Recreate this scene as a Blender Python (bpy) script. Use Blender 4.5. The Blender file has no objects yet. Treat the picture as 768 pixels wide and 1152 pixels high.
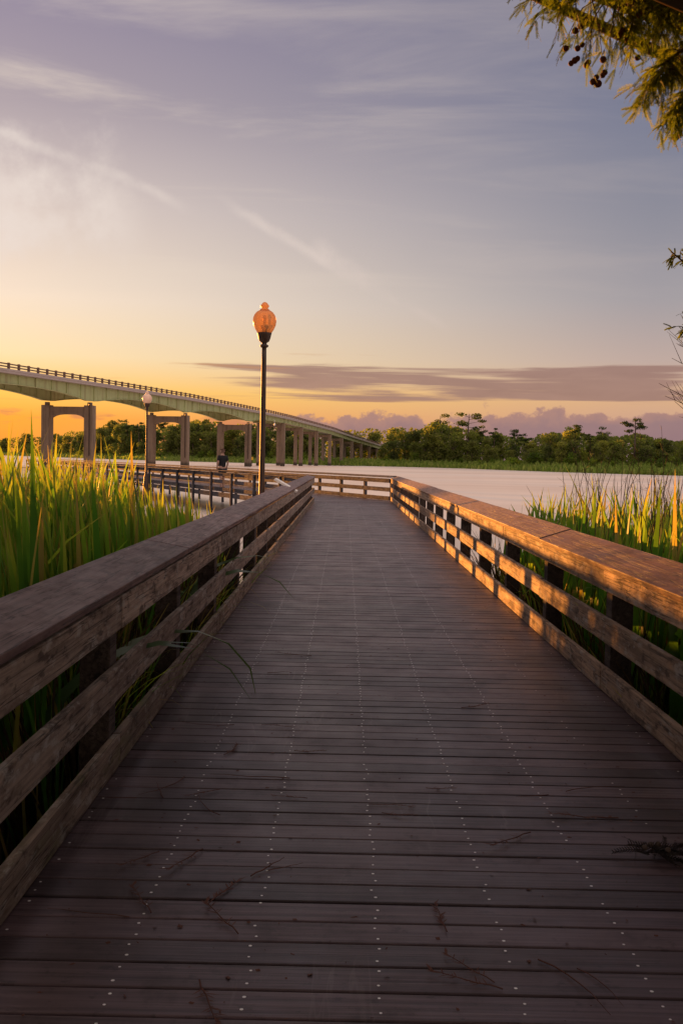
import bpy, bmesh, math, random
from mathutils import Vector, Matrix, Euler, noise
R = math.radians
S = bpy.context.scene
COL = S.collection
random.seed(7)
F = 1120.0          # focal length in pixels of the 768x1152 photograph (35 mm lens)
EYE = 1.455
WATER = -1.0

# ------------------------------------------------------------------ helpers
def srgb(h, k=1.0):
    h = h.lstrip('#')
    o = []
    for i in (0, 2, 4):
        c = int(h[i:i+2], 16) / 255
        o.append((c / 12.92 if c <= .04045 else ((c + .055) / 1.055) ** 2.4) * k)
    return (*o, 1)

def hor(px):                      # height of the horizon line at a picture column
    return 517.5 + .021 * (px - 388)

def at(px, py, Y):                # world point seen at a picture place, at distance Y
    dx, dy = px - 388, py - 517.5
    return Vector(((dx + .021 * dy) / F * Y, Y, EYE - (dy - .021 * dx) / F * Y))

class MB:
    def __init__(s):
        s.v = []; s.f = []; s.m = []; s.t = []
    def poly(s, pts, mi=0, t=.5):
        b = len(s.v)
        for p in pts: s.v.append(tuple(p)); s.t.append(t)
        s.f.append(tuple(range(b, b + len(pts)))); s.m.append(mi)
    def box(s, lo, hi, M=None, mi=0, t=.5, bev=0.0):
        bm = bmesh.new()
        bmesh.ops.create_cube(bm, size=1)
        for v in bm.verts:
            v.co = Vector(((lo[i] + hi[i]) / 2 + v.co[i] * (hi[i] - lo[i]) for i in range(3)))
        if bev: bmesh.ops.bevel(bm, geom=list(bm.edges), offset=bev, segments=2, affect='EDGES', profile=.6)
        s.add_bm(bm, M, mi, t); bm.free()
    def add_bm(s, bm, M=None, mi=0, t=.5):
        b = len(s.v)
        bm.verts.ensure_lookup_table()
        for v in bm.verts:
            s.v.append(tuple(M @ v.co if M else v.co)); s.t.append(t)
        for f in bm.faces:
            s.f.append(tuple(b + v.index for v in f.verts)); s.m.append(mi)
    def tube(s, pts, rad, n=8, mi=0, t=.5, caps=True):
        pts = [Vector(p) for p in pts]
        b = len(s.v)
        prev = None
        for i, p in enumerate(pts):
            d = (pts[min(i + 1, len(pts) - 1)] - pts[max(i - 1, 0)])
            d = d.normalized() if d.length > 1e-9 else Vector((0, 0, 1))
            if prev is None:
                a = Vector((1, 0, 0)) if abs(d.x) < .8 else Vector((0, 1, 0))
            else: a = prev
            u = (a - d * a.dot(d)).normalized(); prev = u
            w = d.cross(u)
            r = rad[i] if isinstance(rad, (list, tuple)) else rad
            for k in range(n):
                q = 2 * math.pi * k / n
                s.v.append(tuple(p + u * (math.cos(q) * r) + w * (math.sin(q) * r))); s.t.append(t)
        for i in range(len(pts) - 1):
            for k in range(n):
                k2 = (k + 1) % n
                s.f.append((b + i*n + k, b + i*n + k2, b + (i+1)*n + k2, b + (i+1)*n + k)); s.m.append(mi)
        if caps:
            s.f.append(tuple(b + k for k in reversed(range(n)))); s.m.append(mi)
            e = b + (len(pts) - 1) * n
            s.f.append(tuple(e + k for k in range(n))); s.m.append(mi)
    def lathe(s, prof, n=24, o=(0, 0, 0), mi=0, flute=0.0, nf=8):
        b = len(s.v)
        for (r, z) in prof:
            for k in range(n):
                q = 2 * math.pi * k / n
                rr = r * (1 - flute * (.5 + .5 * math.cos(q * nf)))
                s.v.append((o[0] + rr * math.cos(q), o[1] + rr * math.sin(q), o[2] + z)); s.t.append(.5)
        for i in range(len(prof) - 1):
            for k in range(n):
                k2 = (k + 1) % n
                s.f.append((b + i*n + k, b + i*n + k2, b + (i+1)*n + k2, b + (i+1)*n + k)); s.m.append(mi)
        s.f.append(tuple(b + k for k in reversed(range(n)))); s.m.append(mi)
        e = b + (len(prof) - 1) * n
        s.f.append(tuple(e + k for k in range(n))); s.m.append(mi)
    def mesh(s, name, mats, smooth=False):
        me = bpy.data.meshes.new(name)
        me.from_pydata(s.v, [], s.f)
        for m in (mats if isinstance(mats, (list, tuple)) else [mats]): me.materials.append(m)
        me.polygons.foreach_set('material_index', s.m)
        me.polygons.foreach_set('use_smooth', [smooth] * len(s.f))
        a = me.attributes.new('tint', 'FLOAT', 'POINT')
        a.data.foreach_set('value', s.t)
        me.update()
        return me
    def build(s, name, mats, parent=None, smooth=False):
        return link(name, s.mesh(name, mats, smooth), parent)

def link(name, data, parent=None):
    o = bpy.data.objects.new(name, data); COL.objects.link(o)
    if parent: o.parent = parent
    return o

def tag(o, label=None, cat=None, group=None, kind=None):
    if label: o['label'] = label
    if cat: o['category'] = cat
    if group: o['group'] = group
    if kind: o['kind'] = kind
    return o

def empty(name, loc, rz=0.0):
    o = bpy.data.objects.new(name, None); COL.objects.link(o)
    o.empty_display_size = .2
    o.location = loc; o.rotation_euler = (0, 0, rz)
    return o

def copy_tree(o, parent=None):
    c = o.copy(); COL.objects.link(c); c.parent = parent
    for ch in list(o.children): copy_tree(ch, c)
    return c

# ------------------------------------------------------------------ node helpers
class NT:
    def __init__(s, tree): s.t = tree; s.n = tree.nodes; s.l = tree.links
    def new(s, typ, **kw):
        n = s.n.new(typ)
        for k, v in kw.items(): setattr(n, k, v)
        return n
    def put(s, sock, v):
        if v is None: return
        if isinstance(v, bpy.types.NodeSocket): s.l.new(v, sock)
        else: sock.default_value = v
    def m(s, op, a, b=None, c=None, clamp=False):
        n = s.new('ShaderNodeMath', operation=op, use_clamp=clamp)
        s.put(n.inputs[0], a); s.put(n.inputs[1], b); s.put(n.inputs[2], c)
        return n.outputs[0]
    def vm(s, op, a, b=None):
        n = s.new('ShaderNodeVectorMath', operation=op)
        s.put(n.inputs[0], a); s.put(n.inputs[1], b)
        return n.outputs['Value'] if op in ('DOT_PRODUCT', 'LENGTH') else n.outputs[0]
    def step(s, x, a, b):            # smoothstep
        n = s.new('ShaderNodeMapRange', interpolation_type='SMOOTHSTEP')
        s.put(n.inputs[0], x); s.put(n.inputs[1], a); s.put(n.inputs[2], b)
        return n.outputs[0]
    def lin(s, x, a, b, c=0.0, d=1.0):
        n = s.new('ShaderNodeMapRange')
        s.put(n.inputs[0], x); s.put(n.inputs[1], a); s.put(n.inputs[2], b); s.put(n.inputs[3], c); s.put(n.inputs[4], d)
        return n.outputs[0]
    def mix(s, f, a, b, blend='MIX'):
        n = s.new('ShaderNodeMix', data_type='RGBA', blend_type=blend)
        s.put(n.inputs[0], f); s.put(n.inputs[6], a); s.put(n.inputs[7], b)
        return n.outputs[2]
    def noise(s, vec, scale, detail=4, rough=.55, dist=0.0, out=0):
        n = s.new('ShaderNodeTexNoise')
        s.put(n.inputs['Vector'], vec); n.inputs['Scale'].default_value = scale
        n.inputs['Detail'].default_value = detail; n.inputs['Roughness'].default_value = rough
        n.inputs['Distortion'].default_value = dist
        return n.outputs[out]
    def ramp(s, f, stops, interp='LINEAR'):
        n = s.new('ShaderNodeValToRGB'); s.put(n.inputs[0], f)
        cr = n.color_ramp; cr.interpolation = interp
        while len(cr.elements) < len(stops): cr.elements.new(.5)
        for e, (p, c) in zip(cr.elements, stops): e.position = p; e.color = c if len(c) == 4 else (*c, 1)
        return n.outputs[0]
    def xyz(s, x, y, z=0.0):
        n = s.new('ShaderNodeCombineXYZ'); s.put(n.inputs[0], x); s.put(n.inputs[1], y); s.put(n.inputs[2], z)
        return n.outputs[0]
    def map(s, vec, scale=(1, 1, 1), rot=(0, 0, 0), loc=(0, 0, 0)):
        n = s.new('ShaderNodeMapping'); s.put(n.inputs[0], vec)
        n.inputs[1].default_value = loc; n.inputs[2].default_value = rot; n.inputs[3].default_value = scale
        return n.outputs[0]
    def bump(s, h, strength=.3, dist=.01):
        n = s.new('ShaderNodeBump'); s.put(n.inputs['Height'], h)
        n.inputs['Strength'].default_value = strength; n.inputs['Distance'].default_value = dist
        return n.outputs[0]

def material(name):
    m = bpy.data.materials.new(name); m.use_nodes = True
    nt = NT(m.node_tree)
    b = nt.n['Principled BSDF']
    return m, nt, b

def tc(nt, out='Object'): return nt.new('ShaderNodeTexCoord').outputs[out]
def attr(nt, name='tint'): return nt.new('ShaderNodeAttribute', attribute_name=name).outputs['Fac']

def plain(name, col, rough=.6, metal=0.0, var=.25, scale=8.0, spec=.4):
    m, nt, b = material(name)
    n = nt.noise(tc(nt), scale, 5)
    c = nt.mix(n, tuple(x * (1 - var) for x in col[:3]) + (1,), tuple(min(1, x * (1 + var)) for x in col[:3]) + (1,))
    nt.put(b.inputs['Base Color'], c); b.inputs['Roughness'].default_value = rough; b.inputs['Metallic'].default_value = metal
    b.inputs['Specular IOR Level'].default_value = spec
    return m

def wood(name, dark, light, stain, rough=.75, algae=None, specks=0.0, spec=.3, grain=1.0, lichen=0.0, blotch=1.0):
    """weathered timber, grain along local Y"""
    m, nt, b = material(name)
    co = tc(nt)
    rnd = nt.new('ShaderNodeObjectInfo').outputs['Random']
    off = nt.xyz(nt.m('MULTIPLY', rnd, 37.0), nt.m('MULTIPLY', rnd, 91.0), nt.m('MULTIPLY', rnd, 13.0))
    co2 = nt.vm('ADD', co, off)
    g = nt.noise(nt.map(co2, (42 * grain, 1.6, 42 * grain)), 1.0, 6, .6, .6)
    blot = nt.noise(nt.map(co2, (9, 3.2, 10)), 1.0, 7, .68)
    blot2 = nt.noise(nt.map(co2, (14, 6, 16)), 1.0, 5, .65)
    c = nt.mix(nt.step(g, .3, .72), dark, light)
    tone = nt.lin(rnd, 0, 1, .72, 1.22)
    c = nt.mix(1.0, c, nt.xyz(tone, tone, tone), 'MULTIPLY')
    c = nt.mix(nt.m('MULTIPLY', nt.step(blot, .47, .66), .8 * blotch), c, stain)
    c = nt.mix(nt.m('MULTIPLY', nt.step(blot2, .54, .64), .8 * blotch), c, tuple(x * .45 for x in stain[:3]) + (1,))
    if lichen:
        l = nt.noise(nt.map(co2, (11, 5, 13), loc=(3, 8, 1)), 1.0, 7, .7)
        c = nt.mix(nt.m('MULTIPLY', nt.step(l, .52, .64), lichen), c, (.36, .33, .29, 1))
    if algae:
        a = nt.noise(nt.map(co2, (7, 1.8, 8), loc=(5, 2, 7)), 1.0, 5, .6)
        c = nt.mix(nt.m('MULTIPLY', nt.step(a, .5, .7), .75), c, algae)
    if specks:
        v = nt.new('ShaderNodeTexVoronoi'); nt.put(v.inputs['Vector'], co2); v.inputs['Scale'].default_value = 13
        sp = nt.m('MULTIPLY', nt.m('LESS_THAN', v.outputs['Distance'], .075), nt.m('GREATER_THAN', nt.noise(co2, 9, 2), .58))
        c = nt.mix(nt.m('MULTIPLY', sp, specks), c, (.75, .72, .66, 1))
    crack = nt.noise(nt.map(co2, (30, .7, 30), loc=(1, 1, 4)), 1.0, 3, .5)
    ck = nt.step(nt.m('ABSOLUTE', nt.m('SUBTRACT', crack, .5)), 0.0, .018)
    c = nt.mix(ck, tuple(x * .3 for x in dark[:3]) + (1,), c)
    nt.put(b.inputs['Base Color'], c)
    b.inputs['Specular IOR Level'].default_value = spec
    nt.put(b.inputs['Roughness'], nt.lin(blot, .3, .7, rough - .12, min(1, rough + .1)))
    h = nt.m('ADD', nt.m('MULTIPLY', g, .6), nt.m('MULTIPLY', ck, .6))
    nt.put(b.inputs['Normal'], nt.bump(nt.m('ADD', h, nt.m('MULTIPLY', blot2, .5)), .8, .005))
    return m

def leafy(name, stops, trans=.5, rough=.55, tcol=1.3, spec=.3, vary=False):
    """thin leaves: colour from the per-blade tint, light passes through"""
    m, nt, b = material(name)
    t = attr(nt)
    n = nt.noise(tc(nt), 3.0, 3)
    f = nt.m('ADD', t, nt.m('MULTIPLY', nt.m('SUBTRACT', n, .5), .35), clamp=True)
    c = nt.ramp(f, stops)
    if vary:
        rnd = nt.new('ShaderNodeObjectInfo').outputs['Random']
        c = nt.mix(1.0, c, nt.ramp(rnd, [(0, (.62, .66, .7)), (.35, (.95, .9, .8)), (.7, (1.1, 1.05, .9)), (1, (1.45, 1.25, .9))]), 'MULTIPLY')
    nt.put(b.inputs['Base Color'], c); b.inputs['Roughness'].default_value = rough
    b.inputs['Specular IOR Level'].default_value = spec
    tr = nt.new('ShaderNodeBsdfTranslucent')
    nt.put(tr.inputs['Color'], nt.mix(1.0, c, (tcol * .92, tcol * 1.22, tcol * .5, 1), 'MULTIPLY'))
    ms = nt.new('ShaderNodeMixShader'); ms.inputs[0].default_value = trans
    nt.l.new(b.outputs[0], ms.inputs[1]); nt.l.new(tr.outputs[0], ms.inputs[2])
    nt.l.new(ms.outputs[0], nt.n['Material Output'].inputs[0])
    return m

# ------------------------------------------------------------------ materials
M = {}
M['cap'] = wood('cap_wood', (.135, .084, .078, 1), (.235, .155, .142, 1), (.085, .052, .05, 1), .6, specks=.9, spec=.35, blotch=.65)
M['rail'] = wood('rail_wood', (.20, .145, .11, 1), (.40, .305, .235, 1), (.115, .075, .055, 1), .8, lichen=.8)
M['sunlit_cap'] = wood('sunlit_tint_cap_wood', (.17, .088, .06, 1), (.29, .16, .105, 1), (.11, .055, .042, 1), .62, specks=.6, spec=.35, blotch=.5)  # browner cap wood, further warmed by sun glow painted into its colour
M['sunlit_rail'] = wood('sunlit_tint_rail_wood', (.21, .135, .088, 1), (.44, .295, .19, 1), (.115, .07, .048, 1), .8, lichen=.6)  # lighter orange copy of the rail wood, low sunlight put into its colour
M['low'] = wood('low_rail_wood', (.155, .108, .078, 1), (.31, .23, .17, 1), (.095, .066, .046, 1), .8, algae=(.11, .105, .035, 1), lichen=.6)
M['post'] = wood('post_wood', (.055, .038, .03, 1), (.11, .08, .065, 1), (.04, .028, .022, 1), .9)
M['greypost'] = wood('grey_wood', (.046, .046, .056, 1), (.086, .085, .10, 1), (.035, .035, .041, 1), .9)

def deck_material():
    m, nt, b = material('deck_board_wood')
    co = tc(nt)
    t = attr(nt)
    sep = nt.new('ShaderNodeSeparateXYZ'); nt.l.new(co, sep.inputs[0])
    off = nt.xyz(nt.m('MULTIPLY', t, 53.0), 0.0, nt.m('MULTIPLY', t, 17.0))
    co2 = nt.vm('ADD', co, off)
    g = nt.noise(nt.map(co2, (1.4, 60, 20)), 1.0, 6, .6, .4)
    c = nt.mix(nt.step(g, .28, .72), (.038, .023, .026, 1), (.114, .075, .081, 1))
    tone = nt.lin(t, 0, 1, .55, 1.38)
    c = nt.mix(1.0, c, nt.xyz(tone, tone, tone), 'MULTIPLY')
    big = nt.noise(nt.map(co, (.9, .35, 1)), 1.0, 5, .6)
    c = nt.mix(nt.m('MULTIPLY', nt.step(big, .42, .68), .5), c, (.15, .104, .102, 1))
    blot = nt.noise(co, 3.1, 6, .65)
    c = nt.mix(nt.m('MULTIPLY', nt.step(blot, .54, .7), .55), c, (.028, .02, .02, 1))
    dirt = nt.noise(nt.map(co2, (16, 22, 10)), 1.0, 6, .7)
    c = nt.mix(nt.m('MULTIPLY', nt.step(dirt, .55, .68), .6), c, (.03, .021, .02, 1))
    # worn pale scuffs along the walking direction
    sc = nt.noise(nt.map(co, (3.2, .42, 1), loc=(7, 3, 0)), 1.0, 4, .55, .9)
    scf = nt.m('MULTIPLY', nt.m('SUBTRACT', 1.0, nt.step(nt.m('ABSOLUTE', nt.m('SUBTRACT', sc, .52)), 0.0, .010)), nt.step(nt.noise(co, .7, 3), .48, .62))
    c = nt.mix(nt.m('MULTIPLY', scf, .28), c, (.24, .19, .185, 1))
    nt.put(b.inputs['Base Color'], c)
    nt.put(b.inputs['Roughness'], nt.lin(blot, .3, .7, .36, .54))
    b.inputs['Specular IOR Level'].default_value = .48
    nt.put(b.inputs['Normal'], nt.bump(nt.m('ADD', g, nt.m('MULTIPLY', blot, .5)), .5, .003))
    return m
M['deck'] = deck_material()
M['screw'] = plain('screw_steel', (.88, .85, .82), .35, 0, .05, 8, .8)
M['green'] = plain('green_girder_paint', (.40, .46, .21), .6, 0, .18, .6)
M['concrete'] = plain('pier_concrete', (.21, .155, .105), .9, 0, .45, .5)
def streaked(name, base, dark, tide=False, rough=.85):
    """surface with run-off streaks down it and, in the water, a dark tide line"""
    m, nt, b = material(name)
    pos = nt.new('ShaderNodeNewGeometry').outputs['Position']
    st = nt.noise(nt.map(pos, (1.3, 1.3, .10)), 1.0, 6, .65)
    fine = nt.noise(pos, 1.1, 6, .65)
    c = nt.mix(fine, tuple(x * .8 for x in base) + (1,), tuple(x * 1.2 for x in base) + (1,))
    c = nt.mix(nt.m('MULTIPLY', nt.step(st, .48, .68), .75), c, (*dark, 1))
    if tide:
        sep = nt.new('ShaderNodeSeparateXYZ'); nt.l.new(pos, sep.inputs[0])
        line = nt.m('ADD', sep.outputs[2], nt.m('MULTIPLY', fine, 1.2))
        c = nt.mix(nt.m('MULTIPLY', nt.step(line, 1.1, .3), .8), c, (.035, .03, .022, 1))
    nt.put(b.inputs['Base Color'], c); b.inputs['Roughness'].default_value = rough
    b.inputs['Specular IOR Level'].default_value = .3
    return m
M['green'] = streaked('green_girder_paint', (.40, .45, .21), (.27, .24, .11), rough=.6)
M['concrete'] = streaked('pier_concrete', (.23, .17, .12), (.11, .08, .058), True)
M['slab'] = plain('slab_concrete', (.42, .36, .33), .85, 0, .15, .4)
M['railpost'] = plain('bridge_rail_concrete', (.16, .10, .07), .85, 0, .2, .4)
M['iron'] = plain('dark_iron', (.055, .032, .020), .5, 0, .3, 12, .35)
M['white'] = plain('white_paint', (.75, .74, .72), .4, 0, .05)
M['glass'] = plain('dark_glass', (.03, .035, .04), .1, 0, .1)
M['rubber'] = plain('black_rubber', (.02, .02, .02), .8, 0, .1)
M['yellow'] = plain('yellow_paint', (.7, .45, .03), .5, 0, .1)
M['panel'] = plain('pale_sign_metal', (.82, .78, .72), .3, .0, .05)
M['skin'] = plain('skin', (.42, .24, .17), .55, 0, .1)
M['shirt'] = plain('black_cotton', (.012, .012, .014), .9, 0, .2, 20)
M['shorts'] = plain('dark_shorts_cloth', (.02, .019, .022), .9, 0, .2, 20)
M['hair'] = plain('brown_hair', (.10, .05, .03), .7, 0, .2, 30)
M['shoe'] = plain('grey_shoe', (.12, .11, .10), .7, 0, .1)
M['eye'] = plain('eye_white', (.6, .58, .55), .3, 0, .02)
M['bark'] = plain('tree_bark', (.095, .065, .048), .9, 0, .4, 5)
M['cone'] = plain('cypress_cone', (.13, .045, .03), .75, 0, .45, 60)
M['dead'] = plain('dead_twig', (.115, .045, .030), .8, 0, .4, 30)
M['darksprig'] = plain('dark_sprig', (.02, .013, .009), .8, 0, .4, 30)
M['mud'] = plain('marsh_mud', (.022, .017, .012), .8, 0, .5, 1.5)
M['bank'] = plain('bank_ground', (.13, .15, .045), .95, 0, .4, .05)

def globe_material():
    m, nt, b = material('frosted_acrylic')
    b.inputs['Base Color'].default_value = (.55, .36, .20, 1); b.inputs['Roughness'].default_value = .25
    tr = nt.new('ShaderNodeBsdfTranslucent'); tr.inputs[0].default_value = (.58, .40, .24, 1)
    tp = nt.new('ShaderNodeBsdfTransparent'); tp.inputs[0].default_value = (.92, .60, .32, 1)
    ms = nt.new('ShaderNodeMixShader'); ms.inputs[0].default_value = .55
    nt.l.new(b.outputs[0], ms.inputs[1]); nt.l.new(tr.outputs[0], ms.inputs[2])
    m2 = nt.new('ShaderNodeMixShader'); m2.inputs[0].default_value = .38
    nt.l.new(ms.outputs[0], m2.inputs[1]); nt.l.new(tp.outputs[0], m2.inputs[2])
    nt.l.new(m2.outputs[0], nt.n['Material Output'].inputs[0])
    return m
M['globe'] = globe_material()
M['paleglobe'] = plain('pale_acrylic', (.88, .58, .40), .35, 0, .05)

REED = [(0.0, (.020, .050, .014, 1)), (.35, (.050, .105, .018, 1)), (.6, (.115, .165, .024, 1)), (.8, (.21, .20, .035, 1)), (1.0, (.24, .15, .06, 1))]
M['reed'] = leafy('reed_leaf', REED, .58, .5, 2.35, .3)
M['palereed'] = leafy('broad_reed_leaf', [(0, (.05, .10, .05, 1)), (.5, (.09, .15, .07, 1)), (1, (.15, .17, .06, 1))], .3, .35, 1.4, .6)
M['stalk'] = leafy('dry_stalk', [(0, (.10, .06, .03, 1)), (1, (.2, .13, .06, 1))], .25, .7, 1.2)
M['deadreed'] = leafy('dead_reed_leaf', [(0, (.022, .014, .008, 1)), (.6, (.07, .04, .018, 1)), (1, (.13, .075, .03, 1))], .3, .7, 1.3, .2)
M['leaf'] = leafy('broadleaf_foliage', [(0, (.060, .070, .027, 1)), (.5, (.125, .127, .042, 1)), (1, (.20, .19, .065, 1))], .5, .6, 2.3, .2, True)
M['pine'] = leafy('pine_foliage', [(0, (.020, .032, .011, 1)), (1, (.075, .085, .022, 1))], .45, .6, 2.3, .2, True)
M['shrub'] = leafy('shrub_foliage', [(0, (.045, .075, .012, 1)), (.6, (.09, .12, .02, 1)), (1, (.15, .15, .03, 1))], .5, .6, 2.4, .2, True)
M['bankgrass'] = leafy('bank_grass_blades', [(0, (.12, .15, .04, 1)), (.6, (.20, .22, .065, 1)), (1, (.27, .25, .10, 1))], .5, .7, 2.2, .1)
M['cypress'] = leafy('cypress_needles', [(0, (.05, .066, .015, 1)), (.5, (.13, .142, .026, 1)), (1, (.25, .215, .045, 1))], .53, .6, 1.6, .2)

def water_material():
    """river: pale diffuse colour painted in for bright sky reflection, mixed with a rippled gloss"""
    m, nt, b = material('river_water')
    b.inputs['Base Color'].default_value = (.5, .42, .35, 1)
    b.inputs['Roughness'].default_value = .2
    b.inputs['IOR'].default_value = 1.33
    co = tc(nt)
    h1 = nt.noise(nt.map(co, (.9, 2.2, 1), rot=(0, 0, R(20))), 1.0, 5, .6)
    h2 = nt.noise(nt.map(co, (.05, .16, 1)), 1.0, 3, .5)
    nt.put(b.inputs['Normal'], nt.bump(nt.m('ADD', h1, nt.m('MULTIPLY', h2, 1.5)), .06, .10))
    d = nt.new('ShaderNodeBsdfDiffuse')
    band = nt.noise(nt.map(co, (.012, .05, 1)), 1.0, 5, .6)
    nt.put(d.inputs[0], nt.mix(nt.step(band, .35, .65), (.74, .63, .54, 1), (.88, .78, .69, 1)))  # bright reflection and ripple bands painted as pale diffuse colour
    ms = nt.new('ShaderNodeMixShader'); ms.inputs[0].default_value = .68
    nt.l.new(b.outputs[0], ms.inputs[1]); nt.l.new(d.outputs[0], ms.inputs[2])
    nt.l.new(ms.outputs[0], nt.n['Material Output'].inputs[0])
    return m
M['water'] = water_material()

# ------------------------------------------------------------------ camera
cam = bpy.data.cameras.new('camera'); cam_o = link('camera', cam)
cam.sensor_fit = 'VERTICAL'; cam.sensor_height = 36; cam.lens = 35
cam.clip_start = .05; cam.clip_end = 20000
cam_o.matrix_world = Matrix.Translation((0, 0, EYE)) @ (Euler((0, 0, .0025)).to_matrix() @ Euler((R(90 - 2.995), 0, 0)).to_matrix() @ Euler((0, 0, .021)).to_matrix()).to_4x4()
S.camera = cam_o

# ------------------------------------------------------------------ sun and sky
SUN_AZ, SUN_EL = R(-30.2), R(2.0)            # azimuth from +Y, negative is left
sd = Vector((math.sin(SUN_AZ) * math.cos(SUN_EL), math.cos(SUN_AZ) * math.cos(SUN_EL), math.sin(SUN_EL)))
sun = bpy.data.lights.new('sun', 'SUN'); sun.energy = 5.0; sun.angle = R(.6); sun.color = (1, .355, .055)
sun_o = link('sun', sun); sun_o.rotation_euler = (-sd).to_track_quat('-Z', 'Y').to_euler()

def make_world():
    w = bpy.data.worlds.new('World'); S.world = w; w.use_nodes = True
    nt = NT(w.node_tree)
    bg = nt.n['Background']
    sky = nt.new('ShaderNodeTexSky', sky_type='NISHITA', sun_disc=False)
    sky.sun_elevation = SUN_EL; sky.sun_rotation = SUN_AZ
    sky.air_density = 1.2; sky.dust_density = 2.0
    D = nt.new('ShaderNodeTexCoord').outputs['Generated']
    sep = nt.new('ShaderNodeSeparateXYZ'); nt.l.new(D, sep.inputs[0])
    x, y, z = sep.outputs
    hl = nt.m('MAXIMUM', nt.m('SQRT', nt.m('ADD', nt.m('MULTIPLY', x, x), nt.m('MULTIPLY', y, y))), .001)
    e = nt.m('DIVIDE', z, hl)                                   # tangent of the elevation
    az = nt.m('ARCTAN2', x, y)
    cs = nt.m('DIVIDE', nt.m('ADD', nt.m('MULTIPLY', x, math.sin(SUN_AZ)), nt.m('MULTIPLY', y, math.cos(SUN_AZ))), hl)
    ef = nt.m('SQRT', nt.m('DIVIDE', nt.m('MAXIMUM', z, 0.0), 1.0))   # stretches the ramp near the horizon
    q = lambda t: math.sqrt(t / math.sqrt(1 + t * t))
    Lr = [(.0, '#e88a38'), (.035, '#fba63e'), (.062, '#ffc863'), (.095, '#f6dcae'), (.15, '#efdcc8'), (.24, '#d3c4be'), (.34, '#a79ba4'), (.46, '#8c829a'), (.75, '#8c8494'), (1.6, '#ffe9e0')]
    Rr = [(.0, '#a88480'), (.03, '#c2988a'), (.065, '#d6ab86'), (.10, '#bca69e'), (.16, '#a09a9f'), (.24, '#8a8996'), (.34, '#75788e'), (.46, '#676b84'), (.75, '#7c7688'), (1.6, '#ffe6dc')]
    cl = nt.ramp(ef, [(q(t), srgb(c)) for t, c in Lr])
    cr = nt.ramp(ef, [(q(t), srgb(c)) for t, c in Rr])
    fac = nt.m('POWER', nt.lin(cs, math.cos(R(17) - SUN_AZ), math.cos(R(-19) - SUN_AZ)), 1.3)
    col = nt.mix(fac, cr, cl)
    # dusk side of the sky, behind the viewer
    back = nt.m('MULTIPLY', nt.step(cs, -.1, -.8), nt.lin(z, 0, .8, 1.0, .35))
    col = nt.mix(back, col, (1.35, 1.08, 1.0, 1))   # bright unseen sky added as fill on faces turned to the viewer
    # --- high cirrus veil
    dome = nt.vm('DIVIDE', D, nt.xyz(nt.m('ADD', z, .12), nt.m('ADD', z, .12), nt.m('ADD', z, .12)))
    ci = nt.noise(nt.map(dome, (.55, 1.7, 1), rot=(0, 0, R(-38))), 1.6, 7, .6, .5)
    cim = nt.m('MULTIPLY', nt.step(ci, .46, .72), nt.m('MULTIPLY', nt.step(e, .10, .2), nt.lin(fac, 0, 1, .26, .6)))
    col = nt.mix(cim, col, nt.mix(fac, srgb('#b3a7a6'), srgb('#e6d6c6')))
    # --- two streaks of cirrus
    def streak(p1, p2, width, amount, seed):
        d1 = at(*p1, 100.0) - Vector((0, 0, EYE)); d2 = at(*p2, 100.0) - Vector((0, 0, EYE))
        d1.normalize(); d2.normalize()
        n = d1.cross(d2).normalized(); t = (d2 - d1).normalized(); mid = (d1 + d2).normalized()
        half = (d2 - d1).length / 2
        wob = nt.m('MULTIPLY', nt.m('SUBTRACT', nt.noise(nt.map(D, loc=(seed, 0, 0)), 9, 6, .65), .5), width * 3.2)
        dist = nt.m('ABSOLUTE', nt.m('ADD', nt.vm('DOT_PRODUCT', D, tuple(n)), wob))
        along = nt.m('ABSOLUTE', nt.m('SUBTRACT', nt.vm('DOT_PRODUCT', D, tuple(t)), mid.dot(t)))
        a = nt.m('MULTIPLY', nt.step(dist, width, 0.0), nt.step(along, half * 1.15, half * .6))
        a = nt.m('MULTIPLY', a, nt.step(nt.noise(nt.map(D, loc=(0, seed, 0)), 14, 5, .6), .30, .62))
        return nt.m('MULTIPLY', a, nt.m('MULTIPLY', nt.step(y, 0.0, .3), amount))
    for a in (streak((-30, 140), (215, 240), .008, .55, 2), streak((250, 225), (500, 372), .008, .55, 5), streak((350, 280), (430, 318), .013, .6, 9), streak((-120, 250), (160, 235), .065, .85, 14)):
        col = nt.mix(a, col, nt.mix(fac, srgb('#cdb6ac'), srgb('#e2d6cf')))
    # --- long flat mauve band of cloud above the tree line
    def window(v, a, b, c, d): return nt.m('MULTIPLY', nt.step(v, a, b), nt.step(v, d, c))
    n1 = nt.noise(nt.xyz(nt.m('MULTIPLY', az, 5.0), nt.m('MULTIPLY', e, 110.0), 1.0), 1.0, 6, .58, .4)
    n2 = nt.noise(nt.xyz(nt.m('MULTIPLY', az, 14.0), nt.m('MULTIPLY', e, 60.0), 4.0), 1.0, 5, .6, .3)
    band = nt.m('MULTIPLY', window(e, .054, .066, .090, .101), window(az, -.20, -.03, .27, .38))
    v = nt.m('ADD', nt.m('MULTIPLY', band, .86), nt.m('MULTIPLY', nt.m('SUBTRACT', n1, .5), 2.6))
    mk = nt.m('MULTIPLY', nt.step(v, .34, .86), nt.step(band, .0, .25))
    col = nt.mix(nt.m('MULTIPLY', mk, .92), col, nt.mix(n2, srgb('#8c6c68'), srgb('#a8857b')))
    thin = nt.m('MULTIPLY', window(e, .03, .05, .10, .13), window(az, -.5, -.3, .1, .3))
    mk = nt.m('MULTIPLY', thin, nt.step(nt.m('ADD', nt.m('MULTIPLY', thin, .5), nt.m('MULTIPLY', nt.m('SUBTRACT', n1, .5), 1.6)), .62, .85))
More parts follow.
